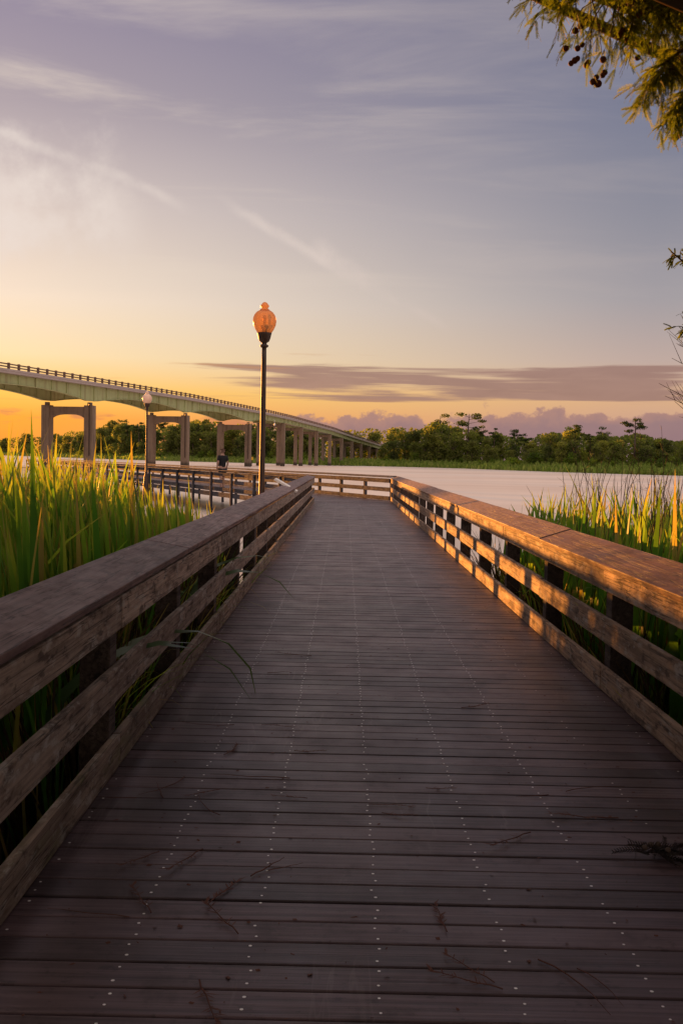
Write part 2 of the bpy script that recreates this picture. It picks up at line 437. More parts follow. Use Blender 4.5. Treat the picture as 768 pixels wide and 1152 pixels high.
    col = nt.mix(nt.m('MULTIPLY', mk, .55), col, nt.mix(fac, srgb('#a88274'), srgb('#c98f5a')))
    # --- low bank of cumulus with a lumpy top
    lump = nt.noise(nt.xyz(nt.m('MULTIPLY', az, 17.0), nt.m('MULTIPLY', e, 22.0), 0.0), 1.0, 6, .6)
    top = nt.m('ADD', nt.m('ADD', .006, nt.m('MULTIPLY', lump, .082)), nt.lin(az, -.06, .3, -.004, .006))
    bank = nt.m('MULTIPLY', nt.step(nt.m('SUBTRACT', top, e), -.001, .0045), nt.step(az, -.13, -.03))
    shade = nt.step(nt.m('SUBTRACT', top, e), 0.0, .02)
    bc = nt.mix(shade, srgb('#a98078'), srgb('#8b7078'))
    bc = nt.mix(nt.m('MULTIPLY', nt.noise(nt.xyz(nt.m('MULTIPLY', az, 30.0), nt.m('MULTIPLY', e, 60.0), 2.0), 1.0, 4), .5), bc, srgb('#a58583'))
    col = nt.mix(nt.m('MULTIPLY', bank, .93), col, bc)
    low = nt.noise(nt.xyz(nt.m('MULTIPLY', az, 12.0), nt.m('MULTIPLY', e, 60.0), 8.0), 1.0, 5, .6)
    lm = nt.m('MULTIPLY', nt.step(low, .5, .62), nt.m('MULTIPLY', window(e, .01, .02, .036, .05), window(az, -.5, -.4, -.1, -.03)))
    col = nt.mix(nt.m('MULTIPLY', lm, .7), col, srgb('#c47a5c'))
    # below the horizon
    col = nt.mix(nt.step(z, 0.0, -.02), col, srgb('#55483f'))
    # the gradient carries the afterglow, the physical sky adds its share of scattered light
    tot = nt.vm('ADD', nt.vm('MULTIPLY', col, (4.75, 4.75, 4.75)), nt.vm('MULTIPLY', sky.outputs[0], (.05, .05, .05)))
    nt.put(bg.inputs[0], tot); bg.inputs[1].default_value = .1
make_world()

# ------------------------------------------------------------------ water, near marsh ground, far bank
mb = MB()
mb.poly([(-6000, -400, WATER), (6000, -400, WATER), (6000, 9000, WATER), (-6000, 9000, WATER)])
tag(mb.build('river_water', M['water']), 'pale river reflecting the evening sky', 'river', kind='structure')

def grid(fn, xs, ys, name, mat, smooth=True):
    b = MB(); nx = len(xs)
    for yy in ys:
        for xx in xs: b.v.append(fn(xx, yy)); b.t.append(.5)
    for j in range(len(ys) - 1):
        for i in range(nx - 1):
            b.f.append((j*nx + i, j*nx + i + 1, (j+1)*nx + i + 1, (j+1)*nx + i)); b.m.append(0)
    return b.build(name, mat, smooth=smooth)

def marsh(x, y):
    lim = 11.5 + (2.0 if x > 0 else 0) + max(0, -x - 2) * .95 + noise.noise((x * .4, y * .3, 3)) * 2
    if x < 0: lim = min(lim, 24)
    k = min(1, max(0, (lim - y) / 2.0))
    if x > 7: k *= max(0, 1 - (x - 7) / 5) if y > 8 else 1
    z = -1.5 + .62 * k + noise.noise((x * 1.3, y * 1.3, 0)) * .06
    if y < -6: z += min(1.2, (-6 - y) * .1)
    return (x, y, z)
o = grid(marsh, [-60, -45] + [-30 + i * .75 for i in range(80)] + [32, 45, 60], [-300, -120, -60, -30, -18] + [-12 + i * .75 for i in range(56)], 'marsh_ground', M['mud'])
tag(o, 'dark marsh mud under the reeds', 'mud', kind='structure')

SHORE = [(-700, 1500), (-300, 1250), (0, 950), (100, 640), (176, 520), (300, 470), (372, 420), (440, 430), (520, 400), (580, 345), (620, 320), (690, 296), (768, 276), (900, 245), (1100, 205), (1500, 150), (2200, 95)]
def shore(px):
    if px <= SHORE[0][0]: return SHORE[0][1]
    for (a, da), (b, db) in zip(SHORE, SHORE[1:]):
        if a <= px <= b: return da + (db - da) * (px - a) / (b - a)
    return SHORE[-1][1]
def shore_pt(px, extra=0.0, z=0.0):
    Y = shore(px) * (1 + .01 * noise.noise((px * .05, 1, 2))) + extra
    return Vector(((px - 388) / F * Y, Y, z))
b = MB()
pxs = list(range(-700, 2201, 12))
rows = [(-3, -1.6), (2, -.85), (14, .3), (32, 1.5), (120, 1.9), (500, 2.5), (2500, 3), (6000, 3)]
def bank_z(ex): return -.85 + (ex - 2) * .093 if ex < 32 else 1.5
for px in pxs:
    for ex, zz in rows:
        p = shore_pt(px, ex); b.v.append((p.x, p.y, zz + (.25 * noise.noise((p.x * .1, p.y * .1, 0)) if ex > 5 else 0))); b.t.append(.5)
nr = len(rows)
for i in range(len(pxs) - 1):
    for j in range(nr - 1):
        b.f.append((i*nr + j, (i+1)*nr + j, (i+1)*nr + j + 1, i*nr + j + 1)); b.m.append(0)
tag(b.build('far_bank', M['bank'], smooth=True), 'low green bank on the far side of the river', 'river bank', kind='structure')

# ------------------------------------------------------------------ the boardwalk deck
ARM = R(25)                                  # the far walk turns off 25 degrees to the left of straight ahead
ad = Vector((-math.sin(ARM), math.cos(ARM)))
NEAR0, FAR0 = Vector((-1.02, 34.0)), Vector((1.67, 36.3))
PITCH = .138
def deck_limits(y):
    l, r = -1.07, 1.74
    if y > 34.0: l = NEAR0.x + ad.x / ad.y * (y - 34.0) - .05
    if y > 36.3: r = FAR0.x + ad.x / ad.y * (y - 36.3) + .07
    return l, r
def make_deck():
    b = MB(); rnd = random.Random(3)
    y = -3.0
    while y < 104:
        l, r = deck_limits(y + .07)
        t = rnd.random()
        near = y < 14
        dz = rnd.uniform(-.0018, .0018)
        jl, jr = rnd.uniform(-.012, .012), rnd.uniform(-.012, .012)
        w = PITCH - rnd.uniform(.0078, .012)
        if near: b.box((l + jl, y, -.030 + dz), (r + jr, y + w, dz), bev=.004, t=t)
        else: b.box((l + jl, y, -.030 + dz), (r + jr, y + w, dz), t=t)
        if y < 36:
            for k, X in enumerate((-1.0, -.61, -.245, .127, .51, .884, 1.26, 1.62)):
                for q in (.030, .098):
                    if rnd.random() < (.06 if 1 <= k <= 5 else .7): continue
                    cx, cy = X + rnd.gauss(0, .005), y + q + rnd.gauss(0, .006)
                    rr = .0052 * rnd.uniform(.8, 1.15)
                    b.poly([(cx + rr * math.cos(a * math.pi / 3), cy + rr * math.sin(a * math.pi / 3), dz + .0012) for a in range(6)], mi=1)
        y += PITCH
    # joists and the dark beams underneath
    for X in (-1.0, -.61, -.245, .127, .51, .884, 1.26, 1.66):
        b.box((X - .019, -3, -.225), (X + .019, 34.4, -.031), mi=2)
    return b.build('deck', [M['deck'], M['screw'], M['post']])
tag(make_deck(), 'dark brown plank deck of the boardwalk with rows of pale screws', 'boardwalk', kind='structure')

# ------------------------------------------------------------------ railings
def box_mesh(name, size, mat, bev=.006):
    b = MB(); b.box((-size[0]/2, 0, -size[2]/2), (size[0]/2, size[1], size[2]/2), bev=bev)
    return b.mesh(name, mat)
_mesh_cache = {}
def board(name, parent, mat, x, z, y0, y1, thick, tall, rnd, tilt=0.0, bev=.006):
    key = (name, mat, round(y1 - y0, 2), thick, tall)
    if key not in _mesh_cache: _mesh_cache[key] = box_mesh(name, (thick, y1 - y0 - .005, tall), M[mat], bev)
    o = link(name, _mesh_cache[key], parent)
    o.location = (x + rnd.uniform(-.003, .003), y0, z + rnd.uniform(-.003, .003))
    o.rotation_euler = (rnd.uniform(-.0008, .0008), tilt + rnd.uniform(-.006, .006), rnd.uniform(-.0006, .0006))
    return o

def railing(name, label, loc, rz, length, side, zin, zout, pitch, first, mats, bay=2, post_z=-1.7, rim=False, seed=0, pw=.07):
    """local frame: walk direction +Y, inner face of the boards at x=0, outside towards side*x"""
    rnd = random.Random(seed)
    root = empty(name, loc, rz)
    tag(root, label, 'railing')
    n0 = 0
    ys = []
    y = first
    while y < length: ys.append(y); y += pitch
    for y in ys:
        key = ('post', mats[2], post_z, pw)
        if key not in _mesh_cache:
            b = MB(); b.box((-pw, -.07, post_z), (pw, .07, .79), bev=.008); _mesh_cache[key] = b.mesh('post', M[mats[2]])
        p = link('post', _mesh_cache[key], root)
        p.location = (side * (.04 + .073), y, 0); p.rotation_euler = (rnd.uniform(-.006, .006), rnd.uniform(-.006, .006), rnd.uniform(-.02, .02))
    step = pitch * bay
    w = .285; ang = math.atan2(zout - zin, w)
    def run(nm, mat, x, z, th, tall, phase, tilt=0.0):
        y = first - step + phase * pitch
        while y < length - .05:
            a, e = max(y, 0.0), min(y + step, length)
            if e - a > .2: board(nm, root, mat, x, z, a, e, th, tall, rnd, tilt)
            y += step
    run('top_rail', mats[1], side * .02, .728, .038, .155, 0)
    run('mid_rail', mats[1], side * .02, .405, .038, .155, 1)
    run('bottom_rail', mats[3], side * .02, .083, .038, .150, 0)
    cx = side * (-.02 + w / 2)
    run('cap_board', mats[0], cx, (zin + zout) / 2 - .018, w, .038, 1, -side * ang)
    if rim:
        run('rim_board', mats[1], side * .06, -.155, .04, .20, 1)
    return root

railing('railing', 'left weathered wooden railing of the near walk, dark purple-brown cap, reeds crowding against it',
        (-1.02, -2.8, 0), 0, 36.8, -1, .862, .914, 1.85, 1.85 * 4 - .3 + .3, ('cap', 'rail', 'post', 'low'), seed=1)
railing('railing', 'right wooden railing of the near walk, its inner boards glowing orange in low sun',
        (1.68, -2.8, 0), 0, 39.0, 1, .822, .914, 2.05, 1.0, ('sunlit_cap', 'sunlit_rail', 'post', 'sunlit_rail'), seed=2)
railing('railing', 'grey railing closing the end of the walk, running on along the far walk water side',
        (FAR0.x, FAR0.y, 0), ARM, 74, 1, .88, .914, 2.2, .1, ('greypost', 'greypost', 'greypost', 'greypost'), seed=3, rim=True, pw=.05)
railing('railing', 'grey railing on the reed side of the far walk, nearer than the person',
        (NEAR0.x, NEAR0.y, 0), ARM, 74, -1, .88, .914, 2.8, .15, ('greypost', 'greypost', 'greypost', 'greypost'), seed=4, rim=True, pw=.05)

# tilted sign panel on the left railing
root = empty('sign_panel', (-1.21, 20.4, .905))
tag(root, 'pale tilted sign panel fixed across the left railing cap near the lamp post', 'sign panel')
b = MB(); b.box((-.26, -.02, -.022), (.26, .5, .022), Matrix.Rotation(R(29), 4, 'Y'), bev=.004); b.build('panel', M['panel'], root)
b = MB(); b.box((-.13, .02, -.10), (-.09, .45, .05)); b.build('bracket', M['iron'], root)

# ------------------------------------------------------------------ street lamps
def make_lamp(base_z):
    root = empty('street_lamp', (0, 0, 0))
    b = MB()
    b.lathe([(.16, base_z), (.16, -.05), (.15, 0), (.13, .05), (.12, .35), (.085, .5), (.07, .56), (.078, .6), (.062, .64), (.056, 1.2), (.050, 3.5), (.046, 3.78)], 20)
    b.build('pole', M['iron'], root, True)
    b = MB()
    b.lathe([(.05, 3.74), (.085, 3.76), (.09, 3.79), (.05, 3.815), (.055, 3.84), (.10, 3.87), (.125, 3.93), (.14, 4.0), (.15, 4.03), (.145, 4.045), (.10, 4.05)], 20)
    b.build('globe_holder', M['iron'], root, True)
    b = MB(); b.lathe([(.05, 4.05), (.055, 4.12), (.09, 4.15), (.085, 4.19), (.03, 4.20), (.03, 4.30), (.045, 4.34), (.03, 4.40)], 14); b.build('lamp_bulb', M['panel'], root, True)
    b = MB()
    b.lathe([(.10, 4.045), (.15, 4.05), (.19, 4.11), (.23, 4.2), (.243, 4.28), (.235, 4.35), (.21, 4.41), (.17, 4.46), (.125, 4.49), (.085, 4.505)], 32, flute=.04, nf=12)
    g = b.build('globe', M['globe'], root, True)
    b = MB()
    b.lathe([(.10, 4.497), (.105, 4.51), (.07, 4.53), (.062, 4.545), (.088, 4.575), (.085, 4.60), (.06, 4.63), (.045, 4.65), (.02, 4.665)], 20)
    b.build('finial', M['globe'], g, True)
    return root
lamp = make_lamp(-1.8); lamp.location = (-1.70, 20.5, -.03)
tag(lamp, 'tall dark lamp post with amber acorn globe standing close behind the left railing', 'street lamp', 'lamp posts along the boardwalk')
lamp2 = copy_tree(lamp)
for ch in lamp2.children:
    for c in [ch] + list(ch.children):
        if c.name.startswith(('globe', 'finial')) and not c.name.startswith('globe_holder'):
            c.data = c.data.copy(); c.data.materials[0] = M['paleglobe']
lamp2.location = (-9.95, 50.0, .03)
tag(lamp2, 'distant small lamp post with pale globe rising from the reeds before the bridge', 'street lamp', 'lamp posts along the boardwalk')

# ------------------------------------------------------------------ the highway bridge
U = 27.0
BR_A = Vector(((100 - 388) / F * 6.58 * U, 6.58 * U))
bd = Vector((.1698, .9855)); bn = Vector((bd.y, -bd.x))          # along, and towards the viewer's right
PIERY = [6.58 * U - 49 * k for k in (3, 2, 1)] + [6.58 * U, 8.47 * U, 10.45 * U] + [(12 + k) * U for k in range(0, 13)]
def bpt(Y, n, z):
    t = (Y - BR_A.y) / bd.y
    p = BR_A + bd * t + bn * n
    return (p.x, p.y, z)
def deck_z(Y):
    pts = [(-200, 8.0), (20, 11.3), (147, 13.55), (178, 14.05), (229, 14.75), (300, 14.9), (330, 14.75), (405, 13.6), (459, 12.0), (540, 10.0), (650, 7.4)]
    for (a, za), (c, zc) in zip(pts, pts[1:]):
        if a <= Y <= c:
            return za + (zc - za) * (Y - a) / (c - a)
    return 7.4
BY0, BY1 = 20.0, 640.0
bridge = empty('highway_bridge', bpt(6.58 * U, 0, 0))
tag(bridge, 'long green girder road bridge on paired concrete columns descending across the river', 'bridge')
OFF = Vector(bridge.location)
def bbuild(b, name, mat, parent=None, smooth=False):
    b.v = [(v[0] - OFF.x, v[1] - OFF.y, v[2] - OFF.z) for v in b.v]
    return b.build(name, mat, parent or bridge, smooth)
def sweep(b, Ys, prof):          # prof(Y) -> list of (n, z)
    prev = None
    for Y in Ys:
        cur = [bpt(Y, n, z) for n, z in prof(Y)]
        if prev:
            k = len(cur)
            for i in range(k): b.poly([prev[i], prev[(i+1) % k], cur[(i+1) % k], cur[i]])
        else: b.poly(list(reversed(cur)))
        prev = cur
    b.poly(prev)
YS = [BY0 + i * 4.0 for i in range(int((BY1 - BY0) / 4) + 1)]
b = MB(); sweep(b, YS, lambda Y: [(1.55, deck_z(Y) - .02), (1.55, deck_z(Y) - .42), (-9.3, deck_z(Y) - .42), (-9.3, deck_z(Y) - .02)])
bbuild(b, 'road_slab', M['slab'])
b = MB(); sweep(b, YS, lambda Y: [(1.60, deck_z(Y) + .22), (1.60, deck_z(Y) - .08), (1.25, deck_z(Y) - .015), (1.25, deck_z(Y) + .22)])
bbuild(b, 'kerb', M['slab'])
def girder_depth(Y):
    if Y > 12 * U: return 1.25
    for a, c in zip(PIERY, PIERY[1:]):
        if a <= Y <= c:
            s = (Y - a) / (c - a); s = abs(s - .5) * 2
            k = 1.35 + 1.45 * s ** 2.2
            if c >= 12 * U - 1 and Y > (a + c) / 2: k = 1.35 - .1 * s
            return k
    return 1.5
for n in (.25, -7.95):
    b = MB()
    sweep(b, YS, lambda Y: [(n + .15, deck_z(Y) - .425), (n + .15, deck_z(Y) - .45 - girder_depth(Y)), (n - .15, deck_z(Y) - .45 - girder_depth(Y)), (n - .15, deck_z(Y) - .425)])
    sweep(b, YS, lambda Y: [(n + .32, deck_z(Y) - .44 - girder_depth(Y)), (n + .32, deck_z(Y) - .52 - girder_depth(Y)), (n - .32, deck_z(Y) - .52 - girder_depth(Y)), (n - .32, deck_z(Y) - .44 - girder_depth(Y))])
    Y = BY0 + 2
    while Y < 12 * U + 60:
        d = girder_depth(Y); zt = deck_z(Y) - .43
        for s in (.19,):
            b.poly([bpt(Y, n + .15, zt), bpt(Y, n + .33, zt), bpt(Y, n + .33, zt - d), bpt(Y, n + .15, zt - d)])
            b.poly([bpt(Y + .14, n + .15, zt), bpt(Y + .14, n + .15, zt - d), bpt(Y + .14, n + .33, zt - d), bpt(Y + .14, n + .33, zt)])
            b.poly([bpt(Y, n + .33, zt), bpt(Y + .14, n + .33, zt), bpt(Y + .14, n + .33, zt - d), bpt(Y, n + .33, zt - d)])
        Y += 5.4
    bbuild(b, 'girder', M['green'])
# floor beams under the slab
b = MB(); Y = BY0 + 3
while Y < 12 * U:
    for (n0, n1) in ((.08, -7.78),):
        zt = deck_z(Y) - .43
        q = [bpt(Y - .15, n0, zt), bpt(Y - .15, n1, zt), bpt(Y - .15, n1, zt - .9), bpt(Y - .15, n0, zt - .9)]
        r_ = [bpt(Y + .15, n0, zt), bpt(Y + .15, n1, zt), bpt(Y + .15, n1, zt - .9), bpt(Y + .15, n0, zt - .9)]
        b.poly(q); b.poly(list(reversed(r_))); b.poly([q[3], q[2], r_[2], r_[3]])
    Y += 8
bbuild(b, 'cross_beam', M['green'])
# piers
def obox(b, Yc, n0, n1, half, z0, z1):
    c = Vector(bpt(Yc, 0, 0)); 
    Mx = Matrix(((bn.x, bd.x, 0, c.x), (bn.y, bd.y, 0, c.y), (0, 0, 1, 0), (0, 0, 0, 1)))
    b.box((n0, -half, z0), (n1, half, z1), Mx, bev=.06)
for i, Y in enumerate(PIERY):
    if Y < BY0: continue
    zb = deck_z(Y) - .53 - girder_depth(Y)
    main = Y < 11.5 * U
    pr = empty('pier', (0, 0, 0)); pr.parent = bridge
    hw = .80 if main else .62
    zt = zb - (.55 if main else .08)
    for n in (.2, -7.9):
        b = MB(); obox(b, Y, n - hw, n + hw, hw, -3.0, zt); bbuild(b, 'column', M['concrete'], pr)
        if main and n > 0:
            c = Vector(bpt(Y - hw - .14, n + .3, 0)); b = MB(); b.tube([(c.x, c.y, zt + .2), (c.x, c.y, 1.2)], .11, 8); bbuild(b, 'drain_pipe', M['iron'], pr)
        b = MB(); obox(b, Y, n - .35, n + .35, .35, zt + .003, zb - .003); bbuild(b, 'bearing', M['iron'] if not main else M['concrete'], pr)
    # cap beam with an arched soffit between the columns
    b = MB(); segs = 10; n0, n1 = .2 - hw + .002, -7.9 + hw - .002
    h0 = 2.0 if main else 1.3; h1 = 1.35 if main else 1.0
    hh = hw * .8
    zt -= .25
    def row(sgn):
        out = []
        for k in range(segs + 1):
            s = k / segs; n = n0 + (n1 - n0) * s
            zz = zt - (h1 + (h0 - h1) * abs(2 * s - 1) ** 3.5)
            out.append((n, zz))
        return out
    rw = row(1)
    P = lambda n, s, z: tuple(Vector(bpt(Y, n, z)) + Vector((bd.x, bd.y, 0)) * (s * hh))
    for k in range(segs):
        (na, za), (nb, zc) = rw[k], rw[k+1]
        b.poly([P(na, -1, za), P(nb, -1, zc), P(nb, -1, zt), P(na, -1, zt)])
        b.poly([P(na, 1, zt), P(nb, 1, zt), P(nb, 1, zc), P(na, 1, za)])
        b.poly([P(na, -1, za), P(na, 1, za), P(nb, 1, zc), P(nb, -1, zc)])
        b.poly([P(na, -1, zt), P(nb, -1, zt), P(nb, 1, zt), P(na, 1, zt)])
    bbuild(b, 'cap_beam', M['concrete'], pr)
# bridge railing: posts and two rails on the near edge, one run on the far edge
for n, zz in ((1.42, .62), (1.42, 1.02), (-9.15, 1.02)):
    b = MB(); sweep(b, YS, lambda Y: [(n + .09, deck_z(Y) + zz), (n + .09, deck_z(Y) + zz - .18), (n - .09, deck_z(Y) + zz - .18), (n - .09, deck_z(Y) + zz)])
    bbuild(b, 'guard_rail', M['railpost'])
bp = MB(); obox(bp, BR_A.y, -.17, .17, .17, -.9, 0); 
bp.v = [(v[0] - BR_A.x, v[1] - BR_A.y, v[2]) for v in bp.v]
pm = bp.mesh('railing_post', M['railpost'])
rest = MB(); n_posts = 0; Y = BY0 + 1
while Y < BY1:
    p = Vector(bpt(Y, 1.44, deck_z(Y) + 1.13))
    if Y > 138 and n_posts < 100:
        o = link('railing_post', pm, bridge); o.location = p - OFF; n_posts += 1
    else: obox(rest, Y, 1.27, 1.61, .17, deck_z(Y) + .23, deck_z(Y) + 1.13)
    Y += 3.0 if Y < 430 else 4.5
tag(bbuild(rest, 'railing_post', M['railpost']), kind='stuff')
# channel lamp hanging below the girder near the fourth pier
b = MB(); p = at(309, 478, 300); b.lathe([(.12, -.25), (.3, -.15), (.32, .1), (.2, .3), (.05, .34), (.05, 1.5)], 12, o=p); bbuild(b, 'channel_lamp', M['white'])

# white van on the bridge
def make_van():
    root = empty('delivery_van', (0, 0, 0))
    b = MB()
    sec = [(-2.4, .35, .9), (-2.35, .35, 2.2), (-2.2, .33, 2.3), (.9, .33, 2.3), (1.35, .33, 2.15), (1.9, .33, 1.35), (2.45, .35, 1.15), (2.55, .38, .8)]
    pr = [(y, z1) for y, z0, z1 in sec]
    left = [(-.95, -2.4, .35)] + [(-.95, y, z) for y, z in pr] + [(-.95, 2.55, .35)]
    right = [(-x, y, z) for x, y, z in left]
    b.poly(left); b.poly(list(reversed(right)))
    for i in range(len(left)):
        j = (i + 1) % len(left); b.poly([left[j], left[i], right[i], right[j]])
    b.build('body', M['white'], root)
    b = MB(); b.poly([(-.85, 1.37, 2.13), (.85, 1.37, 2.13), (.85, 1.90, 1.39), (-.85, 1.90, 1.39)]); 
    b.v = [(x, y + .012, z + .01) for x, y, z in b.v]; b.build('windscreen', M['glass'], root)
    b = MB(); b.poly([(-.6, -2.42, 1.35), (-.6, -2.38, 1.95), (.6, -2.38, 1.95), (.6, -2.42, 1.35)]); b.v = [(x, y - .02, z) for x, y, z in b.v]; b.build('rear_window', M['glass'], root)
    for sx in (-1, 1):
        for y in (-1.5, 1.6):
            b = MB(); b.tube([(sx * .72, y, .33), (sx * .96, y, .33)], .33, 14); b.build('wheel', M['rubber'], root)
    return root
van = make_van(); p = bpt(510, -2.2, deck_z(510)); van.location = p; van.rotation_euler = (0, 0, math.atan2(-bd.x, bd.y) + math.pi)
tag(van, 'small white van driving down the far end of the bridge', 'van')

# yellow channel marker near the bridge
root = empty('channel_marker', at(283, 523.5, 300))
tag(root, 'small yellow marker board on a pile in the water beside the bridge columns', 'marker')
b = MB(); b.tube([(0, 0, -3), (0, 0, 2.6)], .13, 10); b.build('pile', M['post'], root)
b = MB(); b.box((-.5, -.19, 1.6), (.5, -.135, 2.5)); b.build('marker_board', M['yellow'], root)

# ------------------------------------------------------------------ person on the far walk
def skin_obj(name, joints, edges, mat, parent, sub=2):
    me = bpy.data.meshes.new(name)
    me.from_pydata([j[0] for j in joints], edges, [])
    o = link(name, me, parent)
    sk = o.modifiers.new('skin', 'SKIN'); sk.use_smooth_shade = True
    for v, j in zip(me.skin_vertices[0].data if me.skin_vertices else o.data.skin_vertices.new().data, joints):
        r = j[1]; v.radius = r if isinstance(r, tuple) else (r, r)
    sv = o.data.skin_vertices[0].data
    for v in sv: v.use_root = False
    sv[0].use_root = True
    ss = o.modifiers.new('sub', 'SUBSURF'); ss.levels = sub; ss.render_levels = sub
    me.materials.append(mat)
    return o
def make_person(loc, rz):
    root = empty('person', loc, rz)                # faces local +Y
    J = []; E = []
    def add(p, r, parent=None):
        J.append((p, r)); i = len(J) - 1
        if parent is not None: E.append((parent, i))
        return i
    pel = add((0, 0, .97), (.15, .11))
    wst = add((0, .0, 1.12), (.145, .105), pel)
    ch = add((0, -.01, 1.34), (.165, .115), wst)
    sh = add((0, -.02, 1.50), (.12, .09), ch)
    nk = add((0, -.01, 1.58), (.058, .058), sh)
    hd0 = add((0, .01, 1.66), (.072, .085), nk)
    hd1 = add((0, .015, 1.75), (.078, .098), hd0)
    hd2 = add((0, .01, 1.83), (.055, .07), hd1)
    add((0, .105, 1.725), .016, hd0); 
    for s in (-1, 1):
        s0 = add((s * .19, -.02, 1.48), .065, sh)
        el = add((s * .26, -.05, 1.20), .045, s0)
        wr = add((s * .25, .06, .97), .030, el)
        pm_ = add((s * .247, .085, .905), (.022, .04), wr)
        for k, (dy, ln) in enumerate(((.032, .075), (.011, .088), (-.010, .083), (-.030, .066))):
            f0 = add((s * .247, .088 + dy, .855), .0105, pm_)
            f1 = add((s * .240, .096 + dy, .855 - ln * .5), .0095, f0)
            add((s * .226, .100 + dy, .855 - ln * .92), .008, f1)
        th = add((s * .230, .125, .895), .011, pm_)
        add((s * .222, .142, .858), .009, th)
        ear = add((s * .082, .0, 1.735), .014, hd1)
        hp = add((s * .095, 0, .90), .098, pel)
        st = s * .10
        kn = add((s * .105, .02 + st * .6, .50), .060, hp)
        an = add((s * .11, -.02 + st, .09), .038, kn)
        hl = add((s * .11, -.05 + st, .04), .036, an)
        add((s * .12, .15 + st, .028), (.042, .026), an)
    skin_obj('body', J, E, M['skin'], root)
    skin_obj('shirt', [((0, 0, .95), (.175, .135)), ((0, 0, 1.12), (.172, .13)), ((0, -.01, 1.34), (.19, .14)), ((0, -.02, 1.50), (.14, .11)), ((0, -.015, 1.545), (.075, .075)),
                       ((-.19, -.02, 1.485), .085), ((-.245, -.04, 1.27), .072), ((.19, -.02, 1.485), .085), ((.245, -.04, 1.27), .072)],
             [(0, 1), (1, 2), (2, 3), (3, 4), (3, 5), (5, 6), (3, 7), (7, 8)], M['shirt'], root)
    skin_obj('shorts', [((0, 0, .96), (.165, .125)), ((-.10, 0, .86), .115), ((-.107, -.02, .55), .095), ((.10, 0, .86), .115), ((.107, .05, .55), .095)],
             [(0, 1), (1, 2), (0, 3), (3, 4)], M['shorts'], root)
    skin_obj('hair', [((0, -.02, 1.76), (.084, .095)), ((0, -.01, 1.835), (.068, .082)), ((0, -.045, 1.69), (.06, .05))], [(0, 1), (0, 2)], M['hair'], root)
    for s in (-1, 1):
        b = MB(); b.lathe([(.004, -.011), (.011, -.005), (.013, 0), (.011, .005), (.004, .011)], 8, o=(s * .034, .098, 1.745)); b.build('eye', M['eye'], root, True)
        skin_obj('shoe', [((s * .11, -.055 + s * .1, .045), (.046, .045)), ((s * .115, .06 + s * .1, .045), (.05, .042)), ((s * .12, .16 + s * .1, .036), (.046, .032))], [(0, 1), (1, 2)], M['shoe'], root)
    return root
pp = make_person((-5.72, 46.6, .002), ARM + R(10))
tag(pp, 'person in a black T-shirt and dark shorts walking away on the far boardwalk', 'person')

# ------------------------------------------------------------------ reeds
def blade(b, base, L, lean, az, bend, w, face, t, n=7, tip=1.0, twist=.5):
    """a sword-shaped leaf: a curved ribbon that narrows to its tip"""
    d = Vector((math.sin(az), math.cos(az), 0)); up = Vector((0, 0, 1))
    p = Vector(base); st = len(b.v)
    for i in range(n + 1):
        s = i / n
        th = lean + bend * s ** 2.2
        dirv = up * math.cos(th) + d * math.sin(th)
        if i: p = p + dirv * (L / n)
        fa = face + twist * s
        side = Vector((math.cos(fa), -math.sin(fa), 0))
        side = side - dirv * side.dot(dirv)
        if side.length < .05: side = Vector((d.y, -d.x, 0))
        side.normalize()
        ww = w * (.62 + .38 * min(1, s * 3)) * (1 - s ** 4.5) * .5 + .0006
        b.v.append(tuple(p - side * ww)); b.v.append(tuple(p + side * ww))
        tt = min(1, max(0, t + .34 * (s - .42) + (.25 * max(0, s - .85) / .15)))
        b.t += [tt, tt]
    for i in range(n):
        q = st + 2 * i
        b.f.append((q, q + 1, q + 3, q + 2)); b.m.append(0)
def shoot(b, x, y, z0, top, rnd, t0, nb=6, wide=.020, away=0):
    a0 = rnd.uniform(0, 6.28)
    for k in range(nb):
        az = a0 + k * 2.4 + rnd.uniform(-.5, .5)
        L = (top - z0) * rnd.uniform(.62, 1.02)
        bend = abs(rnd.gauss(0, .28)); 
        if rnd.random() < .14:
            bend = rnd.uniform(1.2, 2.6); L *= 1.05
            if y < 8 and x * math.sin(az) < 0: az = -az
        if away and math.sin(az) * away < 0: az = -az
        t = min(1, max(0, rnd.gauss(t0, .13)))
        if rnd.random() < .12: t = rnd.uniform(.8, 1)
        blade(b, (x + rnd.gauss(0, .03), y + rnd.gauss(0, .03), z0), L, rnd.uniform(.0, .16), az, bend, wide * rnd.uniform(.6, 1.35), rnd.uniform(0, 3.14), t)

